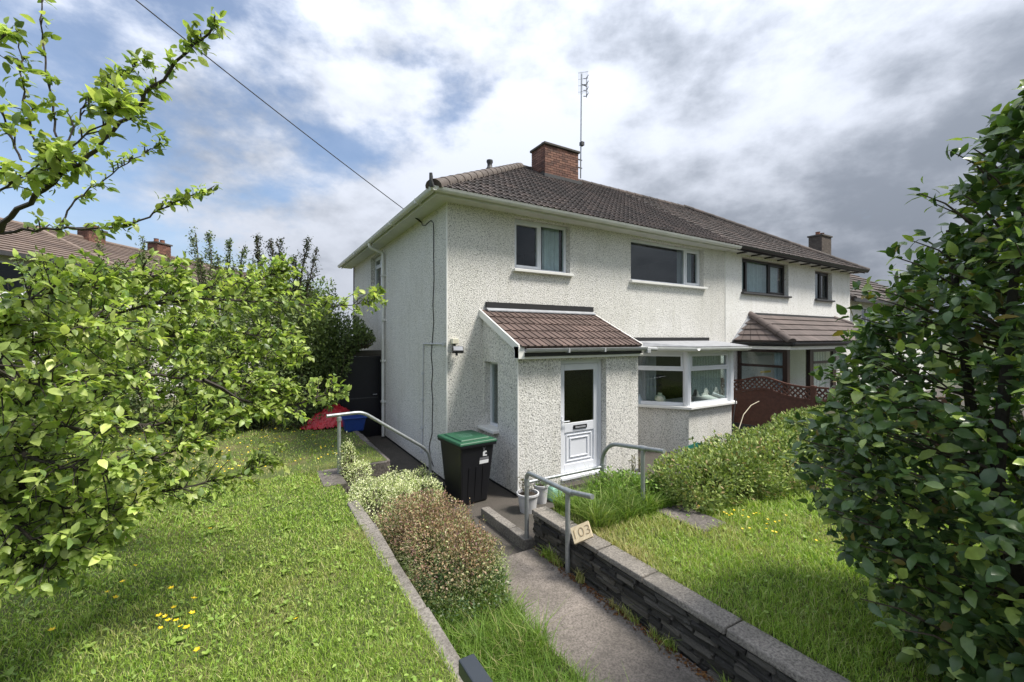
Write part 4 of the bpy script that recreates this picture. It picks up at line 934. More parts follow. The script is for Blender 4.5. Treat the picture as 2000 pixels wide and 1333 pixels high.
for k in (-1, 0, 1): taper(MB(), 0.012, 0.262, 0.06, 0.014, 0.33, 0.60).build('rib', 'bin_black', bn, local=True).location = (k * 0.13, -0.022, 0.02)
lid = taper(MB(), 0.35, 0.425, 1.0, 0.335, 0.41, 1.045, 0.0, 0.0).build('lid', 'bin_green', bn, bevel=0.014, local=True)
taper(MB(), 0.27, 0.31, 1.045, 0.255, 0.295, 1.068).build('lid_panel', 'bin_green', lid, bevel=0.008, local=True)
MB().box((-0.30, 0.40, 0.98), (0.30, 0.46, 1.03)).build('handle', 'bin_black', bn, bevel=0.015, local=True)
for s in (-1, 1): MB().tube([(s * 0.20, 0.30, 0.10), (s * 0.27, 0.30, 0.10)], 0.10, 18).build('wheel', 'black_plastic', bn, smooth=True, local=True)
lp = MB()
for r, (yy, n) in enumerate(((0.06, 9), (-0.04, 7), (-0.13, 6))):
    for k in range(n):
        wv = random.uniform(0.018, 0.034); x = -0.15 + k * 0.036; lp.box((x, yy, 1.0685), (x + wv * 0.7, yy + random.uniform(0.03, 0.055), 1.0705))
lp.build('lid_lettering', 'lid_print', lid, local=True)
def onface(x, z): # front face of the bin body (leans outwards as it rises)
    t = z / 0.99; return (x, -(0.27 + (0.385 - 0.27) * t) - 0.003, z)
def decal(name, pts, mat): return MB().poly([onface(*q) for q in pts]).build(name, mat, bn, local=True)
decal('label', [(0.045, 0.655), (0.215, 0.655), (0.215, 0.715), (0.045, 0.715)], 'white_print')
decal('label_strip', [(0.045, 0.722), (0.215, 0.722), (0.215, 0.76), (0.045, 0.76)], 'grey_print')
decal('emblem', [(0.10, 0.78), (0.175, 0.775), (0.18, 0.80), (0.15, 0.80), (0.135, 0.815), (0.15, 0.84), (0.175, 0.83), (0.165, 0.86), (0.125, 0.865), (0.10, 0.85)], 'white_print')
decal('emblem', [(0.105, 0.875), (0.125, 0.875), (0.15, 0.935), (0.125, 0.915), (0.085, 0.94)], 'grey_print')
def pot(name, loc, r, h, label, mat='pot_white', taper_=0.75, plant=None, group=None):
    t = thing(name, loc, label, 'flower pot', group)
    MB().lathe(loc, [(0, 0), (r * taper_, 0), (r * 0.97, h * 0.9), (r * 1.08, h * 0.9), (r * 1.08, h), (r * 0.96, h), (r * 0.93, h * 0.85), (0, h * 0.82)], 22).build('pot', mat, t, smooth=True)
    MB().lathe(loc, [(0, h * 0.86), (r * 0.93, h * 0.86)], 16).build('soil', 'soil', t)
    if plant:
        n, hh, sp, cols = plant; P_, D_, N_, S_ = [], [], [], []
        stems = MB()
        for k in range(n):
            a = random.uniform(0, 6.28); b0 = Vector(loc) + Vector((math.cos(a) * r * 0.5, math.sin(a) * r * 0.5, h * 0.86)); tp = b0 + Vector((random.gauss(0, sp), random.gauss(0, sp), hh * random.uniform(0.6, 1)))
            stems.tube([b0, (b0 + tp) / 2 + Vector((random.gauss(0, .02), random.gauss(0, .02), 0)), tp], [0.004, 0.003, 0.0015], 4, False)
            for j in range(9):
                P_.append(b0.lerp(tp, random.uniform(0.15, 1))); D_.append((random.gauss(0, 1), random.gauss(0, 1), random.uniform(0, 1.2))); N_.append((random.gauss(0, .4), random.gauss(0, .4), 1)); S_.append(random.uniform(0.02, 0.045))
        stems.build('stems', 'twig', t)['kind'] = 'stuff'
        lo = leaf_cloud('leaves', np.array(P_), np.array(D_), np.array(N_), np.array(S_), palette(len(P_), cols), 'small_leaf', t)
    return t
pot('flower_pot', (0.60, -1.80, -0.05), 0.165, 0.29, 'round white plant pot with dry stems at the porch corner', plant=(16, 0.42, 0.07, [(0.10, 0.13, 0.03), (0.14, 0.12, 0.05), (0.08, 0.05, 0.03)]))
pot('flower_pot', (0.98, -1.62, -0.05), 0.12, 0.30, 'tall white plant pot with green leaves between round pot and green container', plant=(9, 0.12, 0.06, [(0.10, 0.19, 0.03), (0.13, 0.22, 0.05)]))
pot('flower_pot', (2.95, -1.85, -0.05), 0.13, 0.26, 'pale plant pot with tall grass right of the front door', plant=(14, 0.34, 0.05, [(0.16, 0.15, 0.06), (0.12, 0.16, 0.04)]))
gc = thing('container', (1.24, -1.66, -0.05), 'pale green plastic container with a cap beside the pots', 'container')
taper(MB(), 0.12, 0.09, 0, 0.115, 0.085, 0.20).build('body', 'green_box', gc, bevel=0.02, local=True); taper(MB(), 0.115, 0.085, 0.20, 0.06, 0.05, 0.25).build('shoulder', 'green_box', gc, bevel=0.012, local=True)
MB().lathe((-0.04, 0, 0.245), [(0.03, 0), (0.03, 0.035), (0, 0.035)], 12).build('cap', 'green_box', gc, local=True)
tr = thing('trough', (5.5, -1.35, -0.05), 'dark green plastic trough on the ground under the bay window', 'trough', rz=R_(10))
m = MB(); m.add([(-0.22, -0.12, 0), (0.22, -0.12, 0), (0.22, 0.12, 0), (-0.22, 0.12, 0), (-0.32, -0.19, 0.26), (0.32, -0.19, 0.26), (0.32, 0.19, 0.26), (-0.32, 0.19, 0.26), (-0.29, -0.16, 0.26), (0.29, -0.16, 0.26), (0.29, 0.16, 0.26), (-0.29, 0.16, 0.26), (-0.20, -0.1, 0.02), (0.2, -0.1, 0.02), (0.2, 0.1, 0.02), (-0.2, 0.1, 0.02)],
      [(0, 3, 2, 1), (0, 1, 5, 4), (1, 2, 6, 5), (2, 3, 7, 6), (3, 0, 4, 7), (4, 5, 9, 8), (5, 6, 10, 9), (6, 7, 11, 10), (7, 4, 8, 11), (8, 9, 13, 12), (9, 10, 14, 13), (10, 11, 15, 14), (11, 8, 12, 15), (12, 13, 14, 15)]); m.build('tub', 'trough_green', tr, local=True)
for z in (0.15,): MB().box((-0.29, -0.172, z + 0.08), (0.29, -0.165, z + 0.10)).build('rib', 'trough_green', tr, local=True)
cn = thing('cane', (6.56, -1.25, 0.3), 'thin dark cane leaning by the bay corner', 'cane')
MB().tube([(6.50, -1.5, 0.2), (6.75, -1.4, 0.75), (7.02, -1.3, 1.17)], 0.012, 6).build('stick', 'cable', cn)
cn = thing('cane', (6.9, -1.4, 0.3), 'pale bent cane poking out towards the fence', 'cane')
MB().tube([(6.6, -1.6, 0.45), (7.0, -1.5, 0.80), (7.5, -1.4, 0.97), (7.95, -1.35, 1.03)], 0.010, 6).build('stick', 'bamboo', cn)

# door across the side passage, red tarpaulin, blue tub
sdr = thing('side_door', (-0.5, 4.6, 0), 'black door closing the side passage by the downpipe', 'door')
MB().box((-1.02, 4.62, -0.05), (-0.08, 4.67, 2.06)).build('door_leaf', 'door_black', sdr)
MB().box((-1.03, 4.60, 2.06), (-0.04, 4.70, 2.14)).build('frame_head', 'door_black', sdr); MB().box((-1.09, 4.60, -0.05), (-1.022, 4.70, 2.14)).build('frame_post', 'door_black', sdr); MB().box((-0.078, 4.60, -0.05), (-0.02, 4.70, 2.059)).build('frame_post', 'door_black', sdr)
MB().box((-0.98, 4.612, 1.0), (-0.12, 4.619, 1.025)).build('rail', 'lead', sdr)
MB().tube([(-0.16, 4.62, 1.10), (-0.16, 4.56, 1.10), (-0.27, 4.56, 1.10)], 0.012, 8).build('handle', 'lead_light', sdr)
ol = thing('passage_wall', (-1.6, 4.7, 0), 'grey rendered wall beside the black side door, behind the dark shrub', 'wall')
MB().box((-2.2, 4.64, 0), (-1.092, 4.85, 2.3)).build('panel', 'mortar', ol); MB().box((-1.092, 4.66, 2.145), (-0.015, 4.85, 2.3)).build('lintel', 'mortar', ol)
tp = thing('tarpaulin', (-1.45, 4.2, 0.4), 'crumpled bright red tarpaulin heaped on the lawn edge', 'tarpaulin')
n = 46; V, F = [], []
for i in range(n):
    for j in range(n):
        u, v = i / (n - 1) * 2 - 1, j / (n - 1) * 2 - 1; r = math.hypot(u, v); q = np.array([[u * 2.2, v * 2.2, 0.3]])
        hgt = max(0, 1 - r ** 2.2) * 0.42 * (1 + 0.5 * u) + 0.10 * float(np.abs(wob(q, 3.1))[0]) * (1.2 - min(r, 1)) + 0.10 * float(np.abs(wob(q, 7.0))[0]) + 0.05 * float(np.abs(wob(q, 15.0))[0])
        V.append((-1.42 + u * 0.62 + 0.06 * math.sin(v * 7), 4.22 + v * 0.33, 0.40 + hgt * (1 if r < 1.25 else 0.3)))
F = [t for i in range(n - 1) for j in range(n - 1) for t in (((i * n + j), (i + 1) * n + j, (i + 1) * n + j + 1), ((i * n + j), (i + 1) * n + j + 1, i * n + j + 1)) if math.hypot(i / (n - 1) * 2 - 1, j / (n - 1) * 2 - 1) < 1.12]
np_mesh('sheet', V, F, 'red_tarp', tp)
tb = thing('tub', (-0.98, 3.45, 0.4), 'blue plastic tub beside the red tarpaulin', 'tub')
taper(MB(), 0.20, 0.15, 0, 0.26, 0.19, 0.34).build('body', 'blue_plastic', tb, bevel=0.03, local=True); taper(MB(), 0.28, 0.21, 0.31, 0.28, 0.21, 0.345).build('rim', 'blue_plastic', tb, bevel=0.012, local=True)
# open gate by the camera
gt = thing('gate', (-2.0, -5.7, 0.5), 'dark grey metal gate standing open at the bottom edge', 'gate')
GZ = 0.98; gx = -2.10
MB().box((gx - 0.045, -6.35, GZ - 0.08), (gx + 0.045, -5.30, GZ)).build('top_rail', 'anthracite', gt, bevel=0.008)
MB().box((gx - 0.035, -6.33, 0.52), (gx + 0.035, -5.32, 0.59)).build('bottom_rail', 'anthracite', gt, bevel=0.006)
for k in range(8): MB().box((gx - 0.012, -6.27 + k * 0.13, 0.591), (gx + 0.012, -6.23 + k * 0.13, GZ - 0.081)).build('bar', 'anthracite', gt)

# ================================================================== FENCE TO THE RIGHT
fn = thing('fence', (8.4, -2, 0), 'red-brown wooden fence with wavy lattice top between the gardens', 'fence')
FXX = 8.40
def fence_panel(y0, y1, top, low, bot):
    L_ = y0 - y1; nb_ = 8
    for k in range(nb_):
        # overlapping horizontal boards following the lower curve at the top
        m = MB(); n = 14; vs = []
        for i in range(n + 1):
            y = y0 - L_ * i / n; lo_ = bot + (low(y) - bot) * k / nb_; hi_ = bot + (low(y) - bot) * (k + 1.15) / nb_; hi_ = min(hi_, low(y) - 0.002)
            vs += [(FXX - 0.018, y, lo_), (FXX - 0.006, y, hi_), (FXX + 0.012, y, hi_), (FXX - 0.004, y, lo_)]
        fs = [(4 * i + a, 4 * i + 4 + a, 4 * i + 4 + (a + 1) % 4, 4 * i + (a + 1) % 4) for i in range(n) for a in range(4)]
        m.add(vs, fs).build('board', 'fence_wood', fn)
    for f, hh in ((top, 0.045), (low, 0.05)):
        m = MB(); n = 20; vs = []
        for i in range(n + 1):
            y = y0 - L_ * i / n; z_ = f(y); vs += [(FXX - 0.03, y, z_), (FXX + 0.03, y, z_), (FXX + 0.03, y, z_ + hh), (FXX - 0.03, y, z_ + hh)]
        m.add(vs, [(4 * i + a, 4 * i + 4 + a, 4 * i + 4 + (a + 1) % 4, 4 * i + (a + 1) % 4) for i in range(n) for a in range(4)] + [(0, 1, 2, 3)]).build('rail', 'fence_wood', fn)
    sp = 0.125
    for s in (-1, 1):
        k = -6
        while k * sp < L_ + 0.6:
            ys = y0 - k * sp; pts = []
            for i in range(41):
                t = i / 40 * 0.75; y = ys - (t if s > 0 else -t); z_ = low(y) * 0 + 0.85 + t
                if y0 > y > y1 and low(y) + 0.045 < z_ < top(y) + 0.005: pts.append((y, z_))
            if len(pts) > 1:
                (ya, za), (yb, zb) = pts[0], pts[-1]; d = Vector((0, yb - ya, zb - za)).normalized() * 0.019; q = Vector((0, -d.z, d.y)); x = FXX + (0.004 if s > 0 else -0.010)
                a, b = Vector((x, ya, za)), Vector((x, yb, zb)); MB().prism([a - q, b - q, b + q, a + q], (0.012, 0, 0)).build('lattice_slat', 'fence_wood', fn)
            k += 1
def wave(y):      # height of the first panel's top
    t = (y + 0.15) / -2.1; return 1.42 + 0.17 * math.exp(-((t - 0.5) / 0.24) ** 2)
fence_panel(-0.05, -2.33, wave, lambda y: wave(y) - 0.30, 0.30)
fence_panel(-2.45, -4.6, lambda y: 1.44 + 0.0 * y, lambda y: 1.12, 0.30)
for y in (-0.03, -2.39, -4.66): MB().box((FXX - 0.05, y - 0.05, -0.2), (FXX + 0.05, y + 0.05, 1.50)).build('post', 'fence_wood', fn, bevel=0.008)
MB().box((FXX - 0.03, -4.6, -0.2), (FXX + 0.03, -0.1, 0.295)).build('gravel_board', 'lead', fn)

# ================================================================== VEGETATION
def tubes(paths, name, mat, parent, k=6):
    m = MB()
    for pts, rr in paths: m.tube(pts, rr, k, False)
    o = m.build(name, mat, parent, smooth=True)
    if len(paths) > 6: o['kind'] = 'stuff'
    return o
def split_leaves(root, P, D, Nn, S, C, mat, T, nbig=300, name='leaf'):
    """the nbig leaves that show largest as parts, the rest as one part"""
    V = np.array(CAM); d = np.linalg.norm(P - V, axis=1); rel = P - V
    dep = rel @ np.array(FW); lat = rel @ np.array(RT); ok = (dep > 0.3) & (np.abs(lat / np.maximum(dep, 1e-3)) < 1.22) & (np.abs(rel[:, 2] / np.maximum(dep, 1e-3)) < 0.82)
    score = np.where(ok, S / d, 0); order = np.argsort(-score); big, rest = order[:nbig], order[nbig:]
    tm = []
    for i in range(6):
        c = C[big[i * len(big) // 6]]; me = bpy.data.meshes.new('leaf'); me.from_pydata([tuple(v) for v in T[0]], [], [tuple(f) for f in T[1]])
        me.polygons.foreach_set('use_smooth', [True] * len(me.polygons)); a_ = me.attributes.new('col', 'FLOAT_COLOR', 'POINT'); a_.data.foreach_set('color', np.tile(np.array([*c, 1], np.float32), len(T[0]))); me.materials.append(M[mat]); tm.append(me)
    _, X, DD, NN = leaf_xf(P, D, Nn, S, T)
    off = base_of(root)
    for j, i in enumerate(big):
        o = bpy.data.objects.new(name, tm[j % 6]); link(o, root)
        s = float(S[i]); mm = Matrix((Vector(X[i]) * s, Vector(DD[i]) * s, Vector(NN[i]) * s)).transposed().to_4x4(); mm.translation = Vector(P[i]) - off; o.matrix_basis = mm
    return leaf_cloud('crown', P[rest], D[rest], Nn[rest], S[rest], C[rest], mat, root, T)

# ---- apple tree on the left
def apple():
    base = Vector((-4.78, -2.95, 0.42)); t = thing('apple_tree', base, 'leafy young apple tree with bright green leaves filling the left side', 'tree')
    fork = at(14, 735, 2.95); br = []; P, D, Nn, S = [], [], [], []; TF = []; tf = [1.0]
    tubes([([base - Vector((0, 0, .1)), base.lerp(fork, .5) + Vector((0.05, 0, 0)), fork], [0.085, 0.07, 0.06])], 'trunk', 'bark', t, 10)
    def leafy(p, d, n, size, spread=1.0):
        for j in range(n):
            P.append(np.array(p) + rng.normal(0, 0.012, 3)); dd = np.array(d) * 0.5 + rng.normal(0, 0.75, 3) * spread; dd[2] -= 0.12
            D.append(dd); Nn.append(np.array([0, 0, 1.0]) + rng.normal(0, 0.45, 3)); S.append(size * rng.uniform(0.5, 1.3)); TF.append(tf[0])
    def limb(pts, r0, r1, dens, twl, lsz, skip=0.0, ntw=None):
        pts = [Vector(p) for p in pts]; fine = []
        for i in range(len(pts) - 1):
            for k in range(6):
                q = k / 6; a = pts[max(i - 1, 0)]; b = pts[i]; c = pts[i + 1]; d = pts[min(i + 2, len(pts) - 1)]
                fine.append(0.5 * ((2 * b) + (c - a) * q + (2 * a - 5 * b + 4 * c - d) * q * q + (3 * b - a - 3 * c + d) * q ** 3))
        fine.append(pts[-1]); fine = [f + Vector(rng.normal(0, 0.006, 3)) for f in fine]
        n = len(fine); br.append((fine, [r0 + (r1 - r0) * i / (n - 1) for i in range(n)]))
        ln = sum((fine[i + 1] - fine[i]).length for i in range(n - 1)); m = int(ln * dens)
        for _ in range(m):
            q = skip + (1 - skip) * rng.random(); i = min(int(q * (n - 1)), n - 2); p = fine[i].lerp(fine[i + 1], q * (n - 1) - i); tdir = (fine[i + 1] - fine[i]).normalized()
            side = Vector(unit(rng.normal(0, 1, 3))); side = (side - tdir * side.dot(tdir)).normalized()
            d = (tdir * 0.7 + side * 0.9 + Vector((0, 0, 0.30))).normalized(); L_ = twl * rng.uniform(0.25, 1.0) * (1.15 - 0.7 * q)
            tf[0] = rng.uniform(0.62, 1.3); e = p + d * L_; mid = p.lerp(e, 0.5) + Vector((0, 0, 0.02))
            br.append(([p, mid, e], [max(0.0042, r1), 0.0036, 0.0022]))
            for k in range(2 + int(L_ / 0.042)):
                f = rng.random() ** 0.7; leafy(p.lerp(e, f), d, 1, lsz)
            leafy(e, d, 4, lsz * 0.9, 0.8)
        leafy(fine[-1], (fine[-1] - fine[-2]).normalized(), 6, lsz * 0.9, 0.7)
    A = at
    # open upper shoots against the sky
    limb([A(14, 735, 2.95), A(-30, 600, 2.7), A(-40, 500, 2.55), A(20, 425, 2.45), A(120, 345, 2.35), A(220, 260, 2.28), A(300, 170, 2.22), A(390, 80, 2.2), A(425, 48, 2.2)], 0.020, 0.004, 17, 0.10, 0.054, 0.40)
    limb([A(-40, 500, 2.6), A(0, 458, 2.55), A(110, 447, 2.55), A(240, 442, 2.6), A(330, 402, 2.65), A(415, 365, 2.75)], 0.011, 0.003, 20, 0.10, 0.056, 0.30)
    limb([A(115, 447, 2.55), A(150, 390, 2.6), A(230, 330, 2.65), A(315, 280, 2.7)], 0.006, 0.002, 24, 0.09, 0.05, 0.3)
    limb([A(60, 395, 2.42), A(110, 330, 2.5), A(160, 215, 2.55), A(215, 165, 2.6), A(285, 120, 2.65)], 0.007, 0.002, 34, 0.15, 0.056, 0.2)
    limb([A(110, 270, 2.5), A(95, 160, 2.5), A(82, 60, 2.5), A(78, -20, 2.5)], 0.006, 0.003, 11, 0.07, 0.06, 0.1)
    limb([A(65, 285, 2.45), A(48, 180, 2.45), A(36, 60, 2.45)], 0.006, 0.0025, 20, 0.09, 0.062, 0.15)
    limb([A(40, 310, 2.4), A(10, 230, 2.4), A(-20, 150, 2.4), A(10, 60, 2.4)], 0.006, 0.0025, 22, 0.14, 0.066, 0.1)
    limb([A(60, 360, 2.3), A(130, 300, 2.2), A(200, 240, 2.1), A(240, 200, 2.1)], 0.006, 0.0025, 30, 0.17, 0.072, 0.1)
    limb([A(-60, 420, 2.3), A(-10, 380, 2.3), A(60, 330, 2.25), A(110, 310, 2.25)], 0.008, 0.003, 30, 0.18, 0.072, 0.1)
    # the spreading mass
    mass = [([A(14, 735, 2.95), A(150, 640, 2.9), A(330, 590, 3.0), A(520, 590, 3.3), A(650, 600, 3.6), A(740, 585, 3.9)], 15),
            ([A(14, 735, 2.95), A(160, 600, 3.1), A(330, 575, 3.3), A(480, 550, 3.6), A(560, 530, 3.8)], 26),
            ([A(10, 700, 2.9), A(60, 610, 2.8), A(150, 560, 2.8), A(260, 540, 2.9), A(350, 545, 3.0)], 26),
            ([A(0, 640, 2.6), A(60, 590, 2.5), A(140, 560, 2.45), A(220, 565, 2.45)], 28),
            ([A(14, 735, 2.95), A(140, 690, 2.8), A(300, 660, 2.9), A(450, 650, 3.1), A(560, 665, 3.3)], 30),
            ([A(14, 735, 2.95), A(150, 700, 3.2), A(320, 680, 3.5), A(470, 700, 3.7), A(585, 695, 3.9)], 24),
            ([A(14, 735, 2.95), A(130, 740, 2.7), A(270, 730, 2.75), A(400, 745, 2.9), A(500, 760, 3.1), A(560, 775, 3.3)], 26),
            ([A(400, 745, 2.95), A(500, 790, 3.1), A(580, 790, 3.3), A(655, 762, 3.5)], 16),
            ([A(14, 735, 2.95), A(120, 800, 2.6), A(260, 830, 2.65), A(380, 820, 2.8), A(470, 800, 3.0), A(545, 795, 3.15)], 20),
            ([A(14, 735, 2.95), A(60, 830, 2.5), A(180, 880, 2.45), A(280, 900, 2.5), A(360, 870, 2.7), A(420, 835, 2.8)], 18),
            ([A(14, 735, 2.95), A(40, 880, 2.5), A(160, 960, 2.45), A(290, 965, 2.6), A(420, 940, 2.8), A(530, 905, 2.95)], 20),
            ([A(-20, 780, 2.5), A(20, 920, 2.2), A(100, 980, 2.15), A(190, 1000, 2.2), A(270, 985, 2.3)], 24),
            ([A(-20, 780, 2.5), A(-10, 940, 2.1), A(50, 1040, 2.05), A(120, 1075, 2.1), A(180, 1070, 2.15)], 26),
            ([A(-20, 730, 2.4), A(40, 680, 2.15), A(120, 650, 2.1), A(210, 640, 2.1), A(290, 650, 2.2)], 26),
            ([A(-20, 730, 2.4), A(30, 790, 2.1), A(120, 830, 2.05), A(210, 850, 2.05)], 28),
            ([A(-30, 700, 2.2), A(-10, 640, 2.0), A(50, 590, 1.95), A(110, 575, 1.95)], 22),
            ([A(14, 735, 2.95), A(200, 690, 3.5), A(360, 620, 3.9), A(500, 585, 4.1), A(540, 560, 4.2)], 26),
            ([A(14, 735, 2.95), A(100, 780, 3.3), A(240, 760, 3.6), A(380, 770, 3.8), A(450, 765, 3.9)], 22),
            ([A(-40, 760, 2.3), A(0, 860, 2.1), A(80, 900, 2.05), A(170, 920, 2.05), A(250, 930, 2.1)], 26), ([A(-40, 900, 2.2), A(-20, 1020, 2.1), A(40, 1090, 2.1), A(100, 1110, 2.1)], 26), ([A(-40, 700, 2.0), A(20, 740, 1.9), A(90, 750, 1.9), A(170, 745, 1.95)], 24),
            ([A(-30, 880, 2.3), A(20, 1000, 2.3), A(90, 1020, 2.4), A(150, 1040, 2.4), A(230, 1030, 2.45)], 26)]
    for pts, dens in mass: limb([CAM + (Vector(q) - CAM) * 1.15 if i else q for i, q in enumerate(pts)], 0.016, 0.003, dens * 2.2, 0.36, 0.066, 0.12)
    tubes(br, 'branches', 'bark', t, 5)
    P, D, Nn, S = map(np.array, (P, D, Nn, S)); k = P[:, 2] > 0.48; P, D, Nn, S = P[k], D[k], Nn[k], S[k]; TF = np.array(TF)[k]
    C = palette(len(P), [(0.25, 0.345, 0.085), (0.34, 0.44, 0.11), (0.44, 0.53, 0.15), (0.18, 0.27, 0.09), (0.54, 0.60, 0.20)], [.28, .30, .22, .14, .06])
    C = (C * TF[:, None]).astype(np.float32); split_leaves(t, P, D, Nn, S, C, 'leaf', LT8); print('apple leaves', len(P))
apple()

# ---- camellia on the right
def camellia():
    base = Vector((1.14, -6.83, 0.40)); t = thing('camellia', base, 'big dark glossy-leaved camellia bush filling the right edge', 'bush')
    zs = [0.45, 0.6, 1.03, 1.27, 1.53, 1.89, 2.2, 2.53, 2.73, 3.03, 3.31, 3.67, 3.98, 4.35]; rs = [0.62, 0.66, 0.82, 0.99, 1.14, 1.18, 1.05, 0.88, 0.80, 0.68, 0.48, 0.36, 0.22, 0.02]
    P, D, Nn, S, br = [], [], [], [], []
    def cluster(p, out, n, sz):
        out = unit(out)
        for j in range(n):
            dd = out * rng.uniform(0.1, 0.9) + rng.normal(0, 0.7, 3); dd[2] += 0.05
            P.append(p + rng.normal(0, 0.03, 3)); D.append(dd); Nn.append(np.array([0, 0, 0.85]) + out * 0.55 + rng.normal(0, 0.38, 3)); S.append(sz * rng.uniform(0.55, 1.2))
    for layer, (ncl, f0, f1, n) in enumerate(((2900, 0.90, 1.07, 5), (1900, 0.60, 0.90, 5), (1100, 0.2, 0.60, 5))):
        for _ in range(ncl):
            z = rng.uniform(0.45, 4.35); r = np.interp(z, zs, rs)
            if rng.random() > r / 1.2: continue
            a = rng.uniform(0, 6.283); lump = 1 + 0.12 * wob(np.array([[math.cos(a) * 1.2, math.sin(a) * 1.2, z]]), 3.4)[0]
            rr = r * lump * rng.uniform(f0, f1); o = np.array([math.cos(a), math.sin(a), 0.15 + 0.25 * (z - 2) / 2]); p = np.array(base) * np.array([1, 1, 0]) + np.array([o[0] * rr, o[1] * rr, z])
            cluster(p, o, n, 0.100)
            if layer == 0 and rng.random() < 0.10:
                c0 = np.array([base.x, base.y, z - 0.35 * rr]); br.append(([Vector(c0 + (p - c0) * 0.3), Vector(c0 + (p - c0) * 0.7), Vector(p)], [0.012, 0.007, 0.004]))
    # shoots that break the outline on the side towards the house
    for px, py, d, n in ((1795, 378, 3.1, 5), (1830, 400, 3.1, 7), (1865, 300, 3.1, 7), (1900, 290, 3.1, 7), (1690, 560, 3.3, 6), (1675, 620, 3.3, 7), (1700, 580, 3.3, 7), (1650, 695, 3.4, 6), (1640, 720, 3.4, 6), (1690, 690, 3.3, 8), (1570, 860, 3.3, 7), (1560, 900, 3.2, 7), (1590, 940, 3.2, 8), (1600, 990, 3.1, 7), (1660, 1060, 3.0, 7), (1640, 1010, 3.0, 7), (1710, 1130, 2.9, 6), (1680, 1170, 2.9, 4), (1760, 1230, 2.7, 6), (1620, 830, 3.3, 8), (1700, 770, 3.3, 8), (1740, 500, 3.2, 8), (1780, 470, 3.2, 8), (1950, 235, 3.1, 7), (1990, 250, 3.0, 8), (1920, 330, 3.0, 8), (1880, 380, 3.0, 8)):
        p = np.array(at(px, py, d * 0.87)); cluster(p, np.array(-RT) + np.array([0, 0, 0.4]), n, 0.096); c0 = np.array([base.x, base.y, p[2] - 0.5]); br.append(([Vector(c0 + (p - c0) * 0.6), Vector(c0 + (p - c0) * 0.8) + Vector((0, 0, .03)), Vector(p)], [0.008, 0.005, 0.003]))
    for _ in range(70):
        z = rng.uniform(0.9, 3.1); a = rng.uniform(1.2, 5.0); r = np.interp(z, zs, rs); q = r + rng.uniform(0.04, 0.17); o = np.array([math.cos(a), math.sin(a), 0.5]); p = np.array([base.x + math.cos(a) * q, base.y + math.sin(a) * q, z + 0.1]); c0 = np.array([base.x + math.cos(a) * r * 0.7, base.y + math.sin(a) * r * 0.7, z - 0.1])
        cluster(p, o, 5, 0.085); br.append(([Vector(c0), Vector((c0 + p) / 2 + np.array([0, 0, .02])), Vector(p)], [0.006, 0.004, 0.003]))
    tr_ = []
    for k in range(5):
        a = k * 1.3; tr_.append(([base + Vector((0.06 * math.cos(a), 0.06 * math.sin(a), -0.1)), base + Vector((0.35 * math.cos(a), 0.35 * math.sin(a), 1.4)), base + Vector((0.45 * math.cos(a + .4), 0.45 * math.sin(a + .4), 3.0))], [0.05, 0.035, 0.015]))
    tubes(tr_, 'trunk', 'bark', t, 8); tubes(br, 'branches', 'twig', t, 5)
    P, D, Nn, S = map(np.array, (P, D, Nn, S))
    C = palette(len(P), [(0.055, 0.105, 0.032), (0.088, 0.155, 0.042), (0.15, 0.225, 0.055), (0.32, 0.41, 0.09), (0.26, 0.20, 0.05)], [.32, .32, .21, .13, .02])
    split_leaves(t, P, D, Nn, S, C, 'glossy_leaf', LT8); print('camellia leaves', len(P))
camellia()

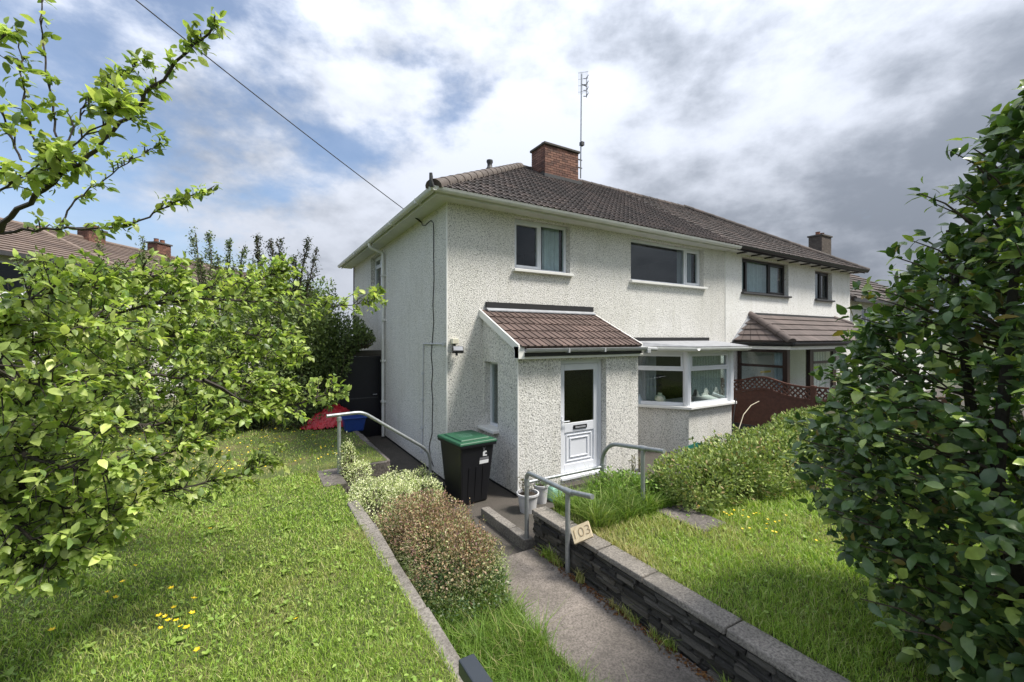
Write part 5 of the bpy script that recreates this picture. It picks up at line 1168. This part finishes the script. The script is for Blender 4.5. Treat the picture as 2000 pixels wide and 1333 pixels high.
# ---- hedges and shrubs
def shrub(name, label, blobs, n, size, cols, wts, mat='small_leaf', cat='hedge', T=LT2, stems=None, tint=None, shoots=0, **kw):
    c0 = blobs[0][0]; t = thing(name, (c0[0], c0[1], min(b[0][2] - b[1][2] for b in blobs)), label, cat)
    tot = sum((b[1][0] * b[1][1] + b[1][0] * b[1][2] + b[1][1] * b[1][2]) for b in blobs); Ps, Ns = [], []
    for b in blobs:
        a = b[1][0] * b[1][1] + b[1][0] * b[1][2] + b[1][1] * b[1][2]; p, nr = blob(int(n * a / tot), b[0], b[1], b[2] if len(b) > 2 else 3.0, **kw); Ps.append(p); Ns.append(nr)
    P, nr = np.concatenate(Ps), np.concatenate(Ns); D, Nn = leaf_dirs(nr); S = size * rng.uniform(0.6, 1.25, len(P))
    C = palette(len(P), cols, wts)
    if tint is not None:
        f = np.clip((tint[0] - P[:, 2]) / 0.25 + wob(P, 5.0) * 0.6, 0, 1)[:, None]; C = C * (1 - f) + palette(len(P), tint[1]) * f
    C = (C * (1 + 0.25 * np.clip(wob(P, 9.0), -1, 1))[:, None]).astype(np.float32)
    leaf_cloud('foliage', P, D, Nn, S, C, mat, t, T)
    if shoots:
        i = rng.choice(len(P), shoots); Q, sd_ = [], MB(); QD = []
        for j in i:
            e = P[j] + (nr[j] * 0.5 + np.array([0, 0, 0.6]) + rng.normal(0, 0.25, 3)) * rng.uniform(0.05, 0.16) * (size / 0.03) ** 0.5; sd_.tube([Vector(P[j] - nr[j] * 0.05), Vector(e)], [0.003, 0.0015], 4, False)
            for q in rng.random(7): Q.append(P[j] + (e - P[j]) * q + rng.normal(0, 0.006, 3)); QD.append(unit(e - P[j]) + rng.normal(0, 0.7, 3))
        sd_.build('shoots', 'twig', t)['kind'] = 'stuff'; Q = np.array(Q); leaf_cloud('shoot_leaves', Q, np.array(QD), rng.normal(0, 0.5, Q.shape) + np.array([0, 0, 1.0]), size * rng.uniform(0.7, 1.3, len(Q)), palette(len(Q), cols, wts), mat, t, T)
    br = []
    for b in blobs:
        c, h = np.array(b[0]), np.array(b[1])
        for k in range(stems or 26):
            p, nr_ = blob(1, c, h * 0.92, 3.0, 0, 1, 0.05); e = p[0]; g = np.array([c[0] + (e[0] - c[0]) * 0.35, c[1] + (e[1] - c[1]) * 0.35, c[2] - h[2]]); br.append(([Vector(g), Vector((g + e) / 2 + rng.normal(0, 0.03, 3)), Vector(e)], [0.012, 0.008, 0.003]))
    tubes(br, 'stems', 'twig', t, 4); return t
HG = [(0.205, 0.275, 0.075), (0.28, 0.355, 0.095), (0.125, 0.185, 0.055), (0.40, 0.45, 0.15), (0.34, 0.26, 0.12)]
shrub('hedge', 'broad clipped green hedge in front of the bay window', [((2.45, -3.62, 0.64), (0.85, 0.52, 0.36), 4.0), ((4.3, -3.70, 0.67), (1.6, 0.66, 0.44), 4.5), ((6.4, -3.75, 0.74), (1.5, 0.78, 0.54), 4.5)], 46000, 0.058, HG, [.3, .3, .2, .14, .06], lump=0.06, freq=4.5, depth=0.24, shoots=300)
shrub('shrub', 'rounded brown and pink-tinged shrub beside the path', [((-1.34, -3.10, 0.34), (0.43, 0.72, 0.40), 3.2), ((-1.18, -2.55, 0.34), (0.38, 0.50, 0.38), 2.8), ((-1.45, -2.35, 0.32), (0.34, 0.42, 0.34), 2.6), ((-1.15, -3.35, 0.30), (0.32, 0.36, 0.36), 2.8)], 34000, 0.028, [(0.31, 0.19, 0.115), (0.37, 0.275, 0.15), (0.22, 0.125, 0.11), (0.42, 0.34, 0.23), (0.16, 0.20, 0.065), (0.42, 0.44, 0.21)], [.26, .24, .18, .12, .14, .06], cat='shrub', lump=0.11, freq=4.2, depth=0.18, tint=(0.50, [(0.16, 0.24, 0.07), (0.22, 0.30, 0.10), (0.36, 0.40, 0.22)]), shoots=160)
shrub('shrub', 'dark green leafy skirt under the brown shrub', [((-1.34, -3.62, 0.22), (0.42, 0.36, 0.26), 3.0)], 2600, 0.034, [(0.05, 0.09, 0.03), (0.08, 0.13, 0.05), (0.30, 0.33, 0.20)], [.5, .38, .12], cat='shrub', lump=0.05, freq=6.0, depth=0.14)
shrub('variegated_shrub', 'low cream and green variegated shrub spilling over the steps', [((-1.50, -1.25, 0.30), (0.45, 0.72, 0.26)), ((-0.95, -0.95, 0.22), (0.42, 0.40, 0.24)), ((-1.25, -0.55, 0.25), (0.50, 0.30, 0.22)), ((-0.75, -0.35, 0.18), (0.32, 0.22, 0.20)), ((-1.72, -0.05, 0.62), (0.13, 0.14, 0.34)), ((-1.62, -0.20, 0.40), (0.20, 0.2, 0.25))], 19000, 0.030, [(0.66, 0.69, 0.38), (0.80, 0.82, 0.54), (0.36, 0.45, 0.15), (0.18, 0.27, 0.08)], [.36, .30, .22, .12], cat='shrub', lump=0.085, freq=7.0, depth=0.10, shoots=260)
DK = [(0.105, 0.15, 0.05), (0.15, 0.205, 0.062), (0.07, 0.105, 0.04), (0.22, 0.28, 0.085)]
shrub('shrub', 'dense dark green shrub hanging over the side door', [((-2.55, 5.3, 2.2), (1.15, 1.0, 1.5), 2.4), ((-3.4, 5.3, 1.5), (1.1, 1.0, 1.2), 2.4), ((-1.75, 4.9, 2.55), (0.75, 0.7, 0.95), 2.2), ((-1.05, 4.6, 2.65), (0.55, 0.5, 0.55), 2.2), ((-0.62, 4.40, 2.62), (0.40, 0.4, 0.25), 2.2), ((-1.95, 4.45, 1.35), (0.75, 0.45, 0.95), 2.4), ((-1.35, 4.35, 2.05), (0.5, 0.4, 0.6), 2.2)], 44000, 0.085, DK, [.4, .3, .2, .1], cat='shrub', lump=0.22, freq=2.6, depth=0.4)
shrub('shrub', 'tall loose green shrub with light new growth behind the dark shrub', [((-2.3, 6.6, 3.2), (1.2, 0.9, 1.2), 2.0), ((-1.5, 6.9, 3.4), (0.8, 0.8, 1.0), 2.0)], 11000, 0.085, [(0.10, 0.16, 0.045), (0.15, 0.22, 0.055), (0.20, 0.27, 0.075)], [.4, .4, .2], cat='shrub', lump=0.35, freq=3.2, depth=0.7)
shrub('shrub', 'dark low shrub closing the lawn behind the apple tree', [((-5.0, 6.4, 1.7), (1.3, 1.0, 1.5), 2.4), ((-6.9, 7.0, 1.9), (1.5, 1.0, 1.8), 2.4)], 24000, 0.10, DK, [.4, .3, .2, .1], cat='shrub', lump=0.25, freq=2.4, depth=0.4)
shrub('shrub', 'mid green shrub at the far left end of the lawn', [((-9.4, 7.2, 1.7), (1.8, 1.2, 1.9), 2.4), ((-12.6, 6.6, 1.6), (2.0, 1.2, 1.9), 2.4), ((-15.5, 5.0, 1.6), (1.6, 1.8, 1.9), 2.4)], 22000, 0.12, [(0.09, 0.14, 0.04), (0.13, 0.185, 0.05)], [.6, .4], cat='shrub', lump=0.25, freq=2.4, depth=0.4)
def upright(name, label, stems_, col_, seed_):
    r_ = np.random.default_rng(seed_); b0 = stems_[0][0]; t = thing(name, (b0[0], b0[1], 0.4), label, 'shrub'); br, P, D, S = [], [], [], []
    for (b, e) in stems_:
        b, e = np.array(b), np.array(e); pts = [b + (e - b) * k / 7 + r_.normal(0, 0.05, 3) * (k > 0) for k in range(8)]
        br.append(([Vector(p) for p in pts], [0.035 * (1 - k / 8) + 0.006 for k in range(8)]))
        for k in range(150):
            f = r_.uniform(0.30, 1.0); p = b + (e - b) * f; L_ = r_.uniform(0.15, 0.95) * (1.2 - f); d = unit(r_.normal(0, 1, 3) + unit(e - b) * 1.1 + np.array([0, 0, 0.5])); q = p + d * L_
            if k < 42: br.append(([Vector(p), Vector(q)], [0.010, 0.004]))
            for j in range(7): u = r_.random(); P.append(p + (q - p) * u + r_.normal(0, 0.03, 3)); D.append(r_.normal(0, 1, 3)); S.append(r_.uniform(0.04, 0.085))
    tubes(br, 'stems', 'twig', t, 4); n = len(P); P, D, S = np.array(P), np.array(D), np.array(S)
    leaf_cloud('foliage', P, D, r_.normal(0, 1, (n, 3)) + np.array([0, 0, 1.0]), S, palette(n, col_), 'small_leaf', t)
def fan(cx_, cy_, d, tips):
    c = at(cx_, cy_, d); return [((c.x + random.uniform(-.25, .25), c.y + random.uniform(-.25, .25), 1.0), tuple(at(px, py, d + random.uniform(-.5, .5)))) for px, py in tips]
upright('shrub', 'dark upright shrub with spiky branches against the sky above the apple leaves', fan(440, 640, 12.3, ((375, 452), (408, 458), (425, 500), (447, 470), (478, 488), (392, 505), (500, 505), (455, 520), (350, 520))), DK, 3)
upright('shrub', 'sparse grey-stemmed shrub with thin branches against the sky near the house', fan(545, 640, 12.2, ((502, 462), (528, 470), (548, 472), (602, 468), (618, 490), (575, 505))), [(0.06, 0.08, 0.03), (0.05, 0.055, 0.03)], 4)
upright('shrub', 'thin dark shrub in front of the brown row roofs', fan(255, 640, 12.4, ((192, 478), (280, 468), (272, 500), (225, 515), (330, 505), (310, 530))), DK, 5)

# ---- grass
def grass(name, label, n, sampler, zf, hgt, wid, cols, wts, near=2.6, dryf=0.8):
    XY = sampler(n); dx = XY - np.array([CAM.x, CAM.y]); d = np.linalg.norm(dx, axis=1) + 0.1
    keep = rng.random(len(d)) < np.clip((near / d) ** 1.5, 0.05, 1); XY, d = XY[keep], d[keep]; n = len(XY)
    Z = zf(XY[:, 0], XY[:, 1]) - 0.004; B = np.stack([XY[:, 0], XY[:, 1], Z], -1)
    patch = wob(B, 2.3) * 0.5 + wob(B, 6.0) * 0.5; H = hgt * rng.uniform(0.45, 1.2, n) * (1 + 0.6 * np.clip(patch, -1, 1)) * np.where(wob(B, 13.0) > 0.55, 1.7, 1.0); Wd = wid * rng.uniform(0.7, 1.3, n) * np.clip(d / 3.2, 1, 4.0)
    a = rng.uniform(0, 6.283, n); lean = rng.uniform(0.2, 1.3, n) * H; b = a + rng.normal(0, 0.6, n) + 1.57
    s = np.stack([np.cos(a), np.sin(a), 0 * a], -1) * Wd[:, None] / 2; l = np.stack([np.cos(b), np.sin(b), 0 * b], -1); up = np.array([0, 0, 1.0])
    m = B + l * (lean * 0.3)[:, None] + up * (H * 0.6)[:, None]; tip = B + l * lean[:, None] + up * (H * 0.95)[:, None]
    V = np.stack([B - s, B + s, m - s * 0.75, m + s * 0.75, tip], 1).reshape(-1, 3)
    F = (np.array([[0, 1, 3], [0, 3, 2], [2, 3, 4]])[None] + (np.arange(n) * 5)[:, None, None]).reshape(-1, 3)
    C = palette(n, cols, wts, 0.22); dry = np.clip(wob(B, 1.9) * 1.5 - 0.35 + rng.normal(0, 0.3, n), 0, 1)[:, None]; C = C * (1 - dry * dryf) + np.array([0.46, 0.37, 0.19]) * dry * dryf
    o = np_mesh(name, V, F, 'grass', None, np.repeat(C, 5, 0), 'stuff'); tag(o, label, 'grass'); print(name, n); return o
def rect(x0, x1, y0, y1):
    return lambda n: np.stack([rng.uniform(x0, x1, n), rng.uniform(y0, y1, n)], -1)
GC = [(0.225, 0.36, 0.045), (0.30, 0.435, 0.062), (0.39, 0.50, 0.11), (0.155, 0.28, 0.038), (0.52, 0.52, 0.22)]; GW = [.25, .30, .23, .10, .12]
def left_area(n):
    a = np.concatenate([rect(-7.5, -1.93, -6.2, 0.40)(int(n * 0.75)), rect(-9.5, -1.02, 0.40, 6.5)(int(n * 0.25))])
    return a[~((a[:, 0] > -2.16) & (a[:, 1] > -0.51) & (a[:, 1] < 0.36))]
grass('grass', 'short sunlit grass of the left lawn', 430000, left_area, zl, 0.040, 0.0046, GC, GW, 3.2)
def right_area(n):
    a = rect(0.19, 7.6, -8.0, -3.0)(n); return a[~((a[:, 0] > 1.32) & (a[:, 0] < 1.73) & (a[:, 1] > -4.33) & (a[:, 1] < -3.64))]
grass('grass', 'longer grass of the right lawn behind the slate wall', 270000, right_area, zr, 0.075, 0.0045, GC, GW, 3.4)
bedz = lambda X, Y: 0.05 + 0 * X
def bed_area(n):
    a = rect(-1.80, -0.93, -6.2, -3.35)(n); return a[(a[:, 0] < -0.97) | (rng.random(n) < 0.4)]
grass('grass', 'long lush grass growing between the kerb and the path', 17000, bed_area, bedz, 0.20, 0.006, [(0.12, 0.22, 0.030), (0.17, 0.29, 0.042), (0.23, 0.34, 0.06), (0.40, 0.37, 0.17)], [.4, .35, .18, .07], 4, 0.2)
grass('grass', 'tall weedy grass in the raised bed by the handrail', 9000, rect(0.28, 1.75, -3.7, -2.88), zr, 0.21, 0.006, [(0.13, 0.23, 0.035), (0.19, 0.30, 0.05), (0.28, 0.34, 0.09)], [.45, .35, .2], 5, 0.15)
shrub('weeds', 'bright green leafy weeds in the raised bed behind the number board', [((0.62, -3.25, 0.48), (0.32, 0.36, 0.16), 2.2), ((1.2, -3.1, 0.55), (0.45, 0.24, 0.24), 2.2), ((1.62, -3.35, 0.55), (0.25, 0.3, 0.2), 2.2)], 4200, 0.050, [(0.14, 0.25, 0.04), (0.19, 0.31, 0.055), (0.25, 0.36, 0.08)], [.4, .4, .2], cat='plant', lump=0.08, freq=7.0, depth=0.2)
# tufts and weeds along the wall foot
def foot_area(n):
    y = rng.uniform(-6.3, -3.1, n); return np.stack([-0.035 - np.abs(rng.normal(0, 0.03, n)), y], -1)[(np.sin(y * 5.1) + np.sin(y * 11.3 + 1) > 0.2)]
grass('grass', 'thin grass tufts at the foot of the slate wall', 1500, foot_area, lambda X, Y: 0.03 + 0 * X, 0.10, 0.005, GC, GW, 6)
n = 900; P = np.stack([-0.04 - np.abs(rng.normal(0, 0.045, n)), rng.uniform(-6.4, -2.95, n), np.full(n, 0.038)], -1)
dl = leaf_cloud('leaf_litter', P, rng.normal(0, 1, (n, 3)) * np.array([1, 1, 0.15]), rng.normal(0, 0.25, (n, 3)) + np.array([0, 0, 1.0]), rng.uniform(0.015, 0.04, n), palette(n, [(0.16, 0.06, 0.02), (0.10, 0.05, 0.025), (0.20, 0.10, 0.035)]), 'small_leaf', None)
tag(dl, 'brown leaf litter along the foot of the slate wall', 'leaves')
# broad-leaved weeds and clover in the lawns
ros = np.repeat(np.concatenate([rect(-5.2, -2.1, -5.6, 0.0)(80), rect(0.4, 3.5, -6.6, -4.2)(22)]), 9, 0); n = len(ros); an = np.tile(np.arange(9) * 0.698, n // 9) + rng.normal(0, .2, n)
dl = leaf_cloud('rosette_weeds', np.stack([ros[:, 0], ros[:, 1], np.where(ros[:, 0] < 0, zl(ros[:, 0], ros[:, 1]), zr(ros[:, 0], ros[:, 1])) + 0.012], -1), np.stack([np.cos(an), np.sin(an), rng.uniform(0.3, 1.3, n)], -1), np.stack([-0.3 * np.cos(an), -0.3 * np.sin(an), np.ones(n)], -1), rng.uniform(0.03, 0.062, n), palette(n, [(0.20, 0.31, 0.05), (0.26, 0.38, 0.07), (0.33, 0.43, 0.10)]), 'small_leaf', None, LT8)
tag(dl, 'flat leafy weed rosettes dotted through the lawns', 'weeds')
n = 5200; XY = np.concatenate([rect(-6, -2.0, -6, 0.3)(int(n * .7)), rect(0.3, 5, -7, -3.9)(int(n * .3))]); Zw = np.where(XY[:, 0] < 0, zl(XY[:, 0], XY[:, 1]), zr(XY[:, 0], XY[:, 1])) + rng.uniform(0.015, 0.05, len(XY))
dl = leaf_cloud('clover', np.stack([XY[:, 0], XY[:, 1], Zw], -1), rng.normal(0, 1, (len(XY), 3)) * np.array([1, 1, .3]), rng.normal(0, .35, (len(XY), 3)) + np.array([0, 0, 1.0]), rng.uniform(0.02, 0.045, len(XY)), palette(len(XY), [(0.20, 0.32, 0.055), (0.28, 0.39, 0.09)]), 'small_leaf', None, LT8)
tag(dl, 'small broad-leaved weeds scattered through the lawns', 'weeds')
# buttercups
def cup_mesh():
    m = MB(); k = 5
    for j in range(k):
        a = 2 * math.pi * j / k; w_ = 0.55
        m.add([(0, 0, 0), (0.010 * math.cos(a - w_), 0.010 * math.sin(a - w_), 0.006), (0.0145 * math.cos(a), 0.0145 * math.sin(a), 0.008), (0.010 * math.cos(a + w_), 0.010 * math.sin(a + w_), 0.006)], [(0, 1, 2, 3)])
    me = m.mesh('petals'); me.materials.append(M['buttercup']); return me
CUP = cup_mesh(); sm = MB().tube([(0, 0, 0), (0.004, 0.002, 0.04), (0, 0, 0.085)], 0.0012, 4, False).mesh('stalk'); sm.materials.append(M['trough_green'])
cups = [(-4.03, -2.40), (-3.65, -2.75), (-3.67, -3.16), (-3.635, -3.345), (-4.02, -2.67), (-4.10, -2.53), (-4.0, -2.11), (-4.31, -2.94), (-2.78, -3.75), (-3.47, -1.52), (-3.46, -3.25), (-3.47, -3.03), (-3.59, -3.09), (-3.63, -3.19), (-3.60, -3.27), (-3.55, -3.30), (-3.51, -3.40), (-3.47, -3.44), (-3.38, -3.76)]
def cup_label(x, y):
    if (x, y) == (-2.78, -3.75): return 'yellow buttercup standing alone near the weathered kerb'
    if (x, y) == (-4.31, -2.94): return 'lone yellow buttercup at the lower left of the lawn'
    if (x, y) == (-3.47, -1.52): return 'yellow buttercup farthest from the loose group on the left lawn'
    return 'yellow buttercup in the loose group on the left lawn'
for x, y in cups:
    z = float(zl(np.array([x]), np.array([y]))[0]); t = thing('buttercup', (x, y, z), cup_label(x, y), 'flower', 'buttercups on the left lawn')
    piece('stalk', sm, Matrix.Translation((x, y, z)), t); s = random.uniform(1.2, 1.8); piece('petals', CUP, Matrix.Translation((x, y, z + 0.085)) @ Matrix.Rotation(random.uniform(0, 6), 4, 'Z') @ Matrix.Rotation(random.uniform(-.4, .4), 4, 'X') @ Matrix.Diagonal((s, s, s, 1)), t)
m = MB()
def cupat(x, y, z, s=1.2):
    mm = Matrix.Translation((x, y, z)) @ Matrix.Rotation(random.uniform(-.5, .5), 4, 'X') @ Matrix.Diagonal((s, s, s, 1)); m.add([mm @ v.co for v in CUP.vertices], [tuple(p.vertices) for p in CUP.polygons])
for _ in range(420):
    x, y = random.uniform(-6.5, -1.5), random.uniform(0.8, 5.5); cupat(x, y, float(zl(np.array([x]), np.array([y]))[0]) + 0.07)
for _ in range(24):
    x, y = random.gauss(2.0, 0.28), random.gauss(-4.5, 0.22); cupat(x, y, 0.52, 1.1)
tag(m.build('far_buttercups', 'buttercup'), 'tiny yellow flowers speckling the far lawn', 'flowers', None, 'stuff')
print('objects', len(bpy.data.objects))
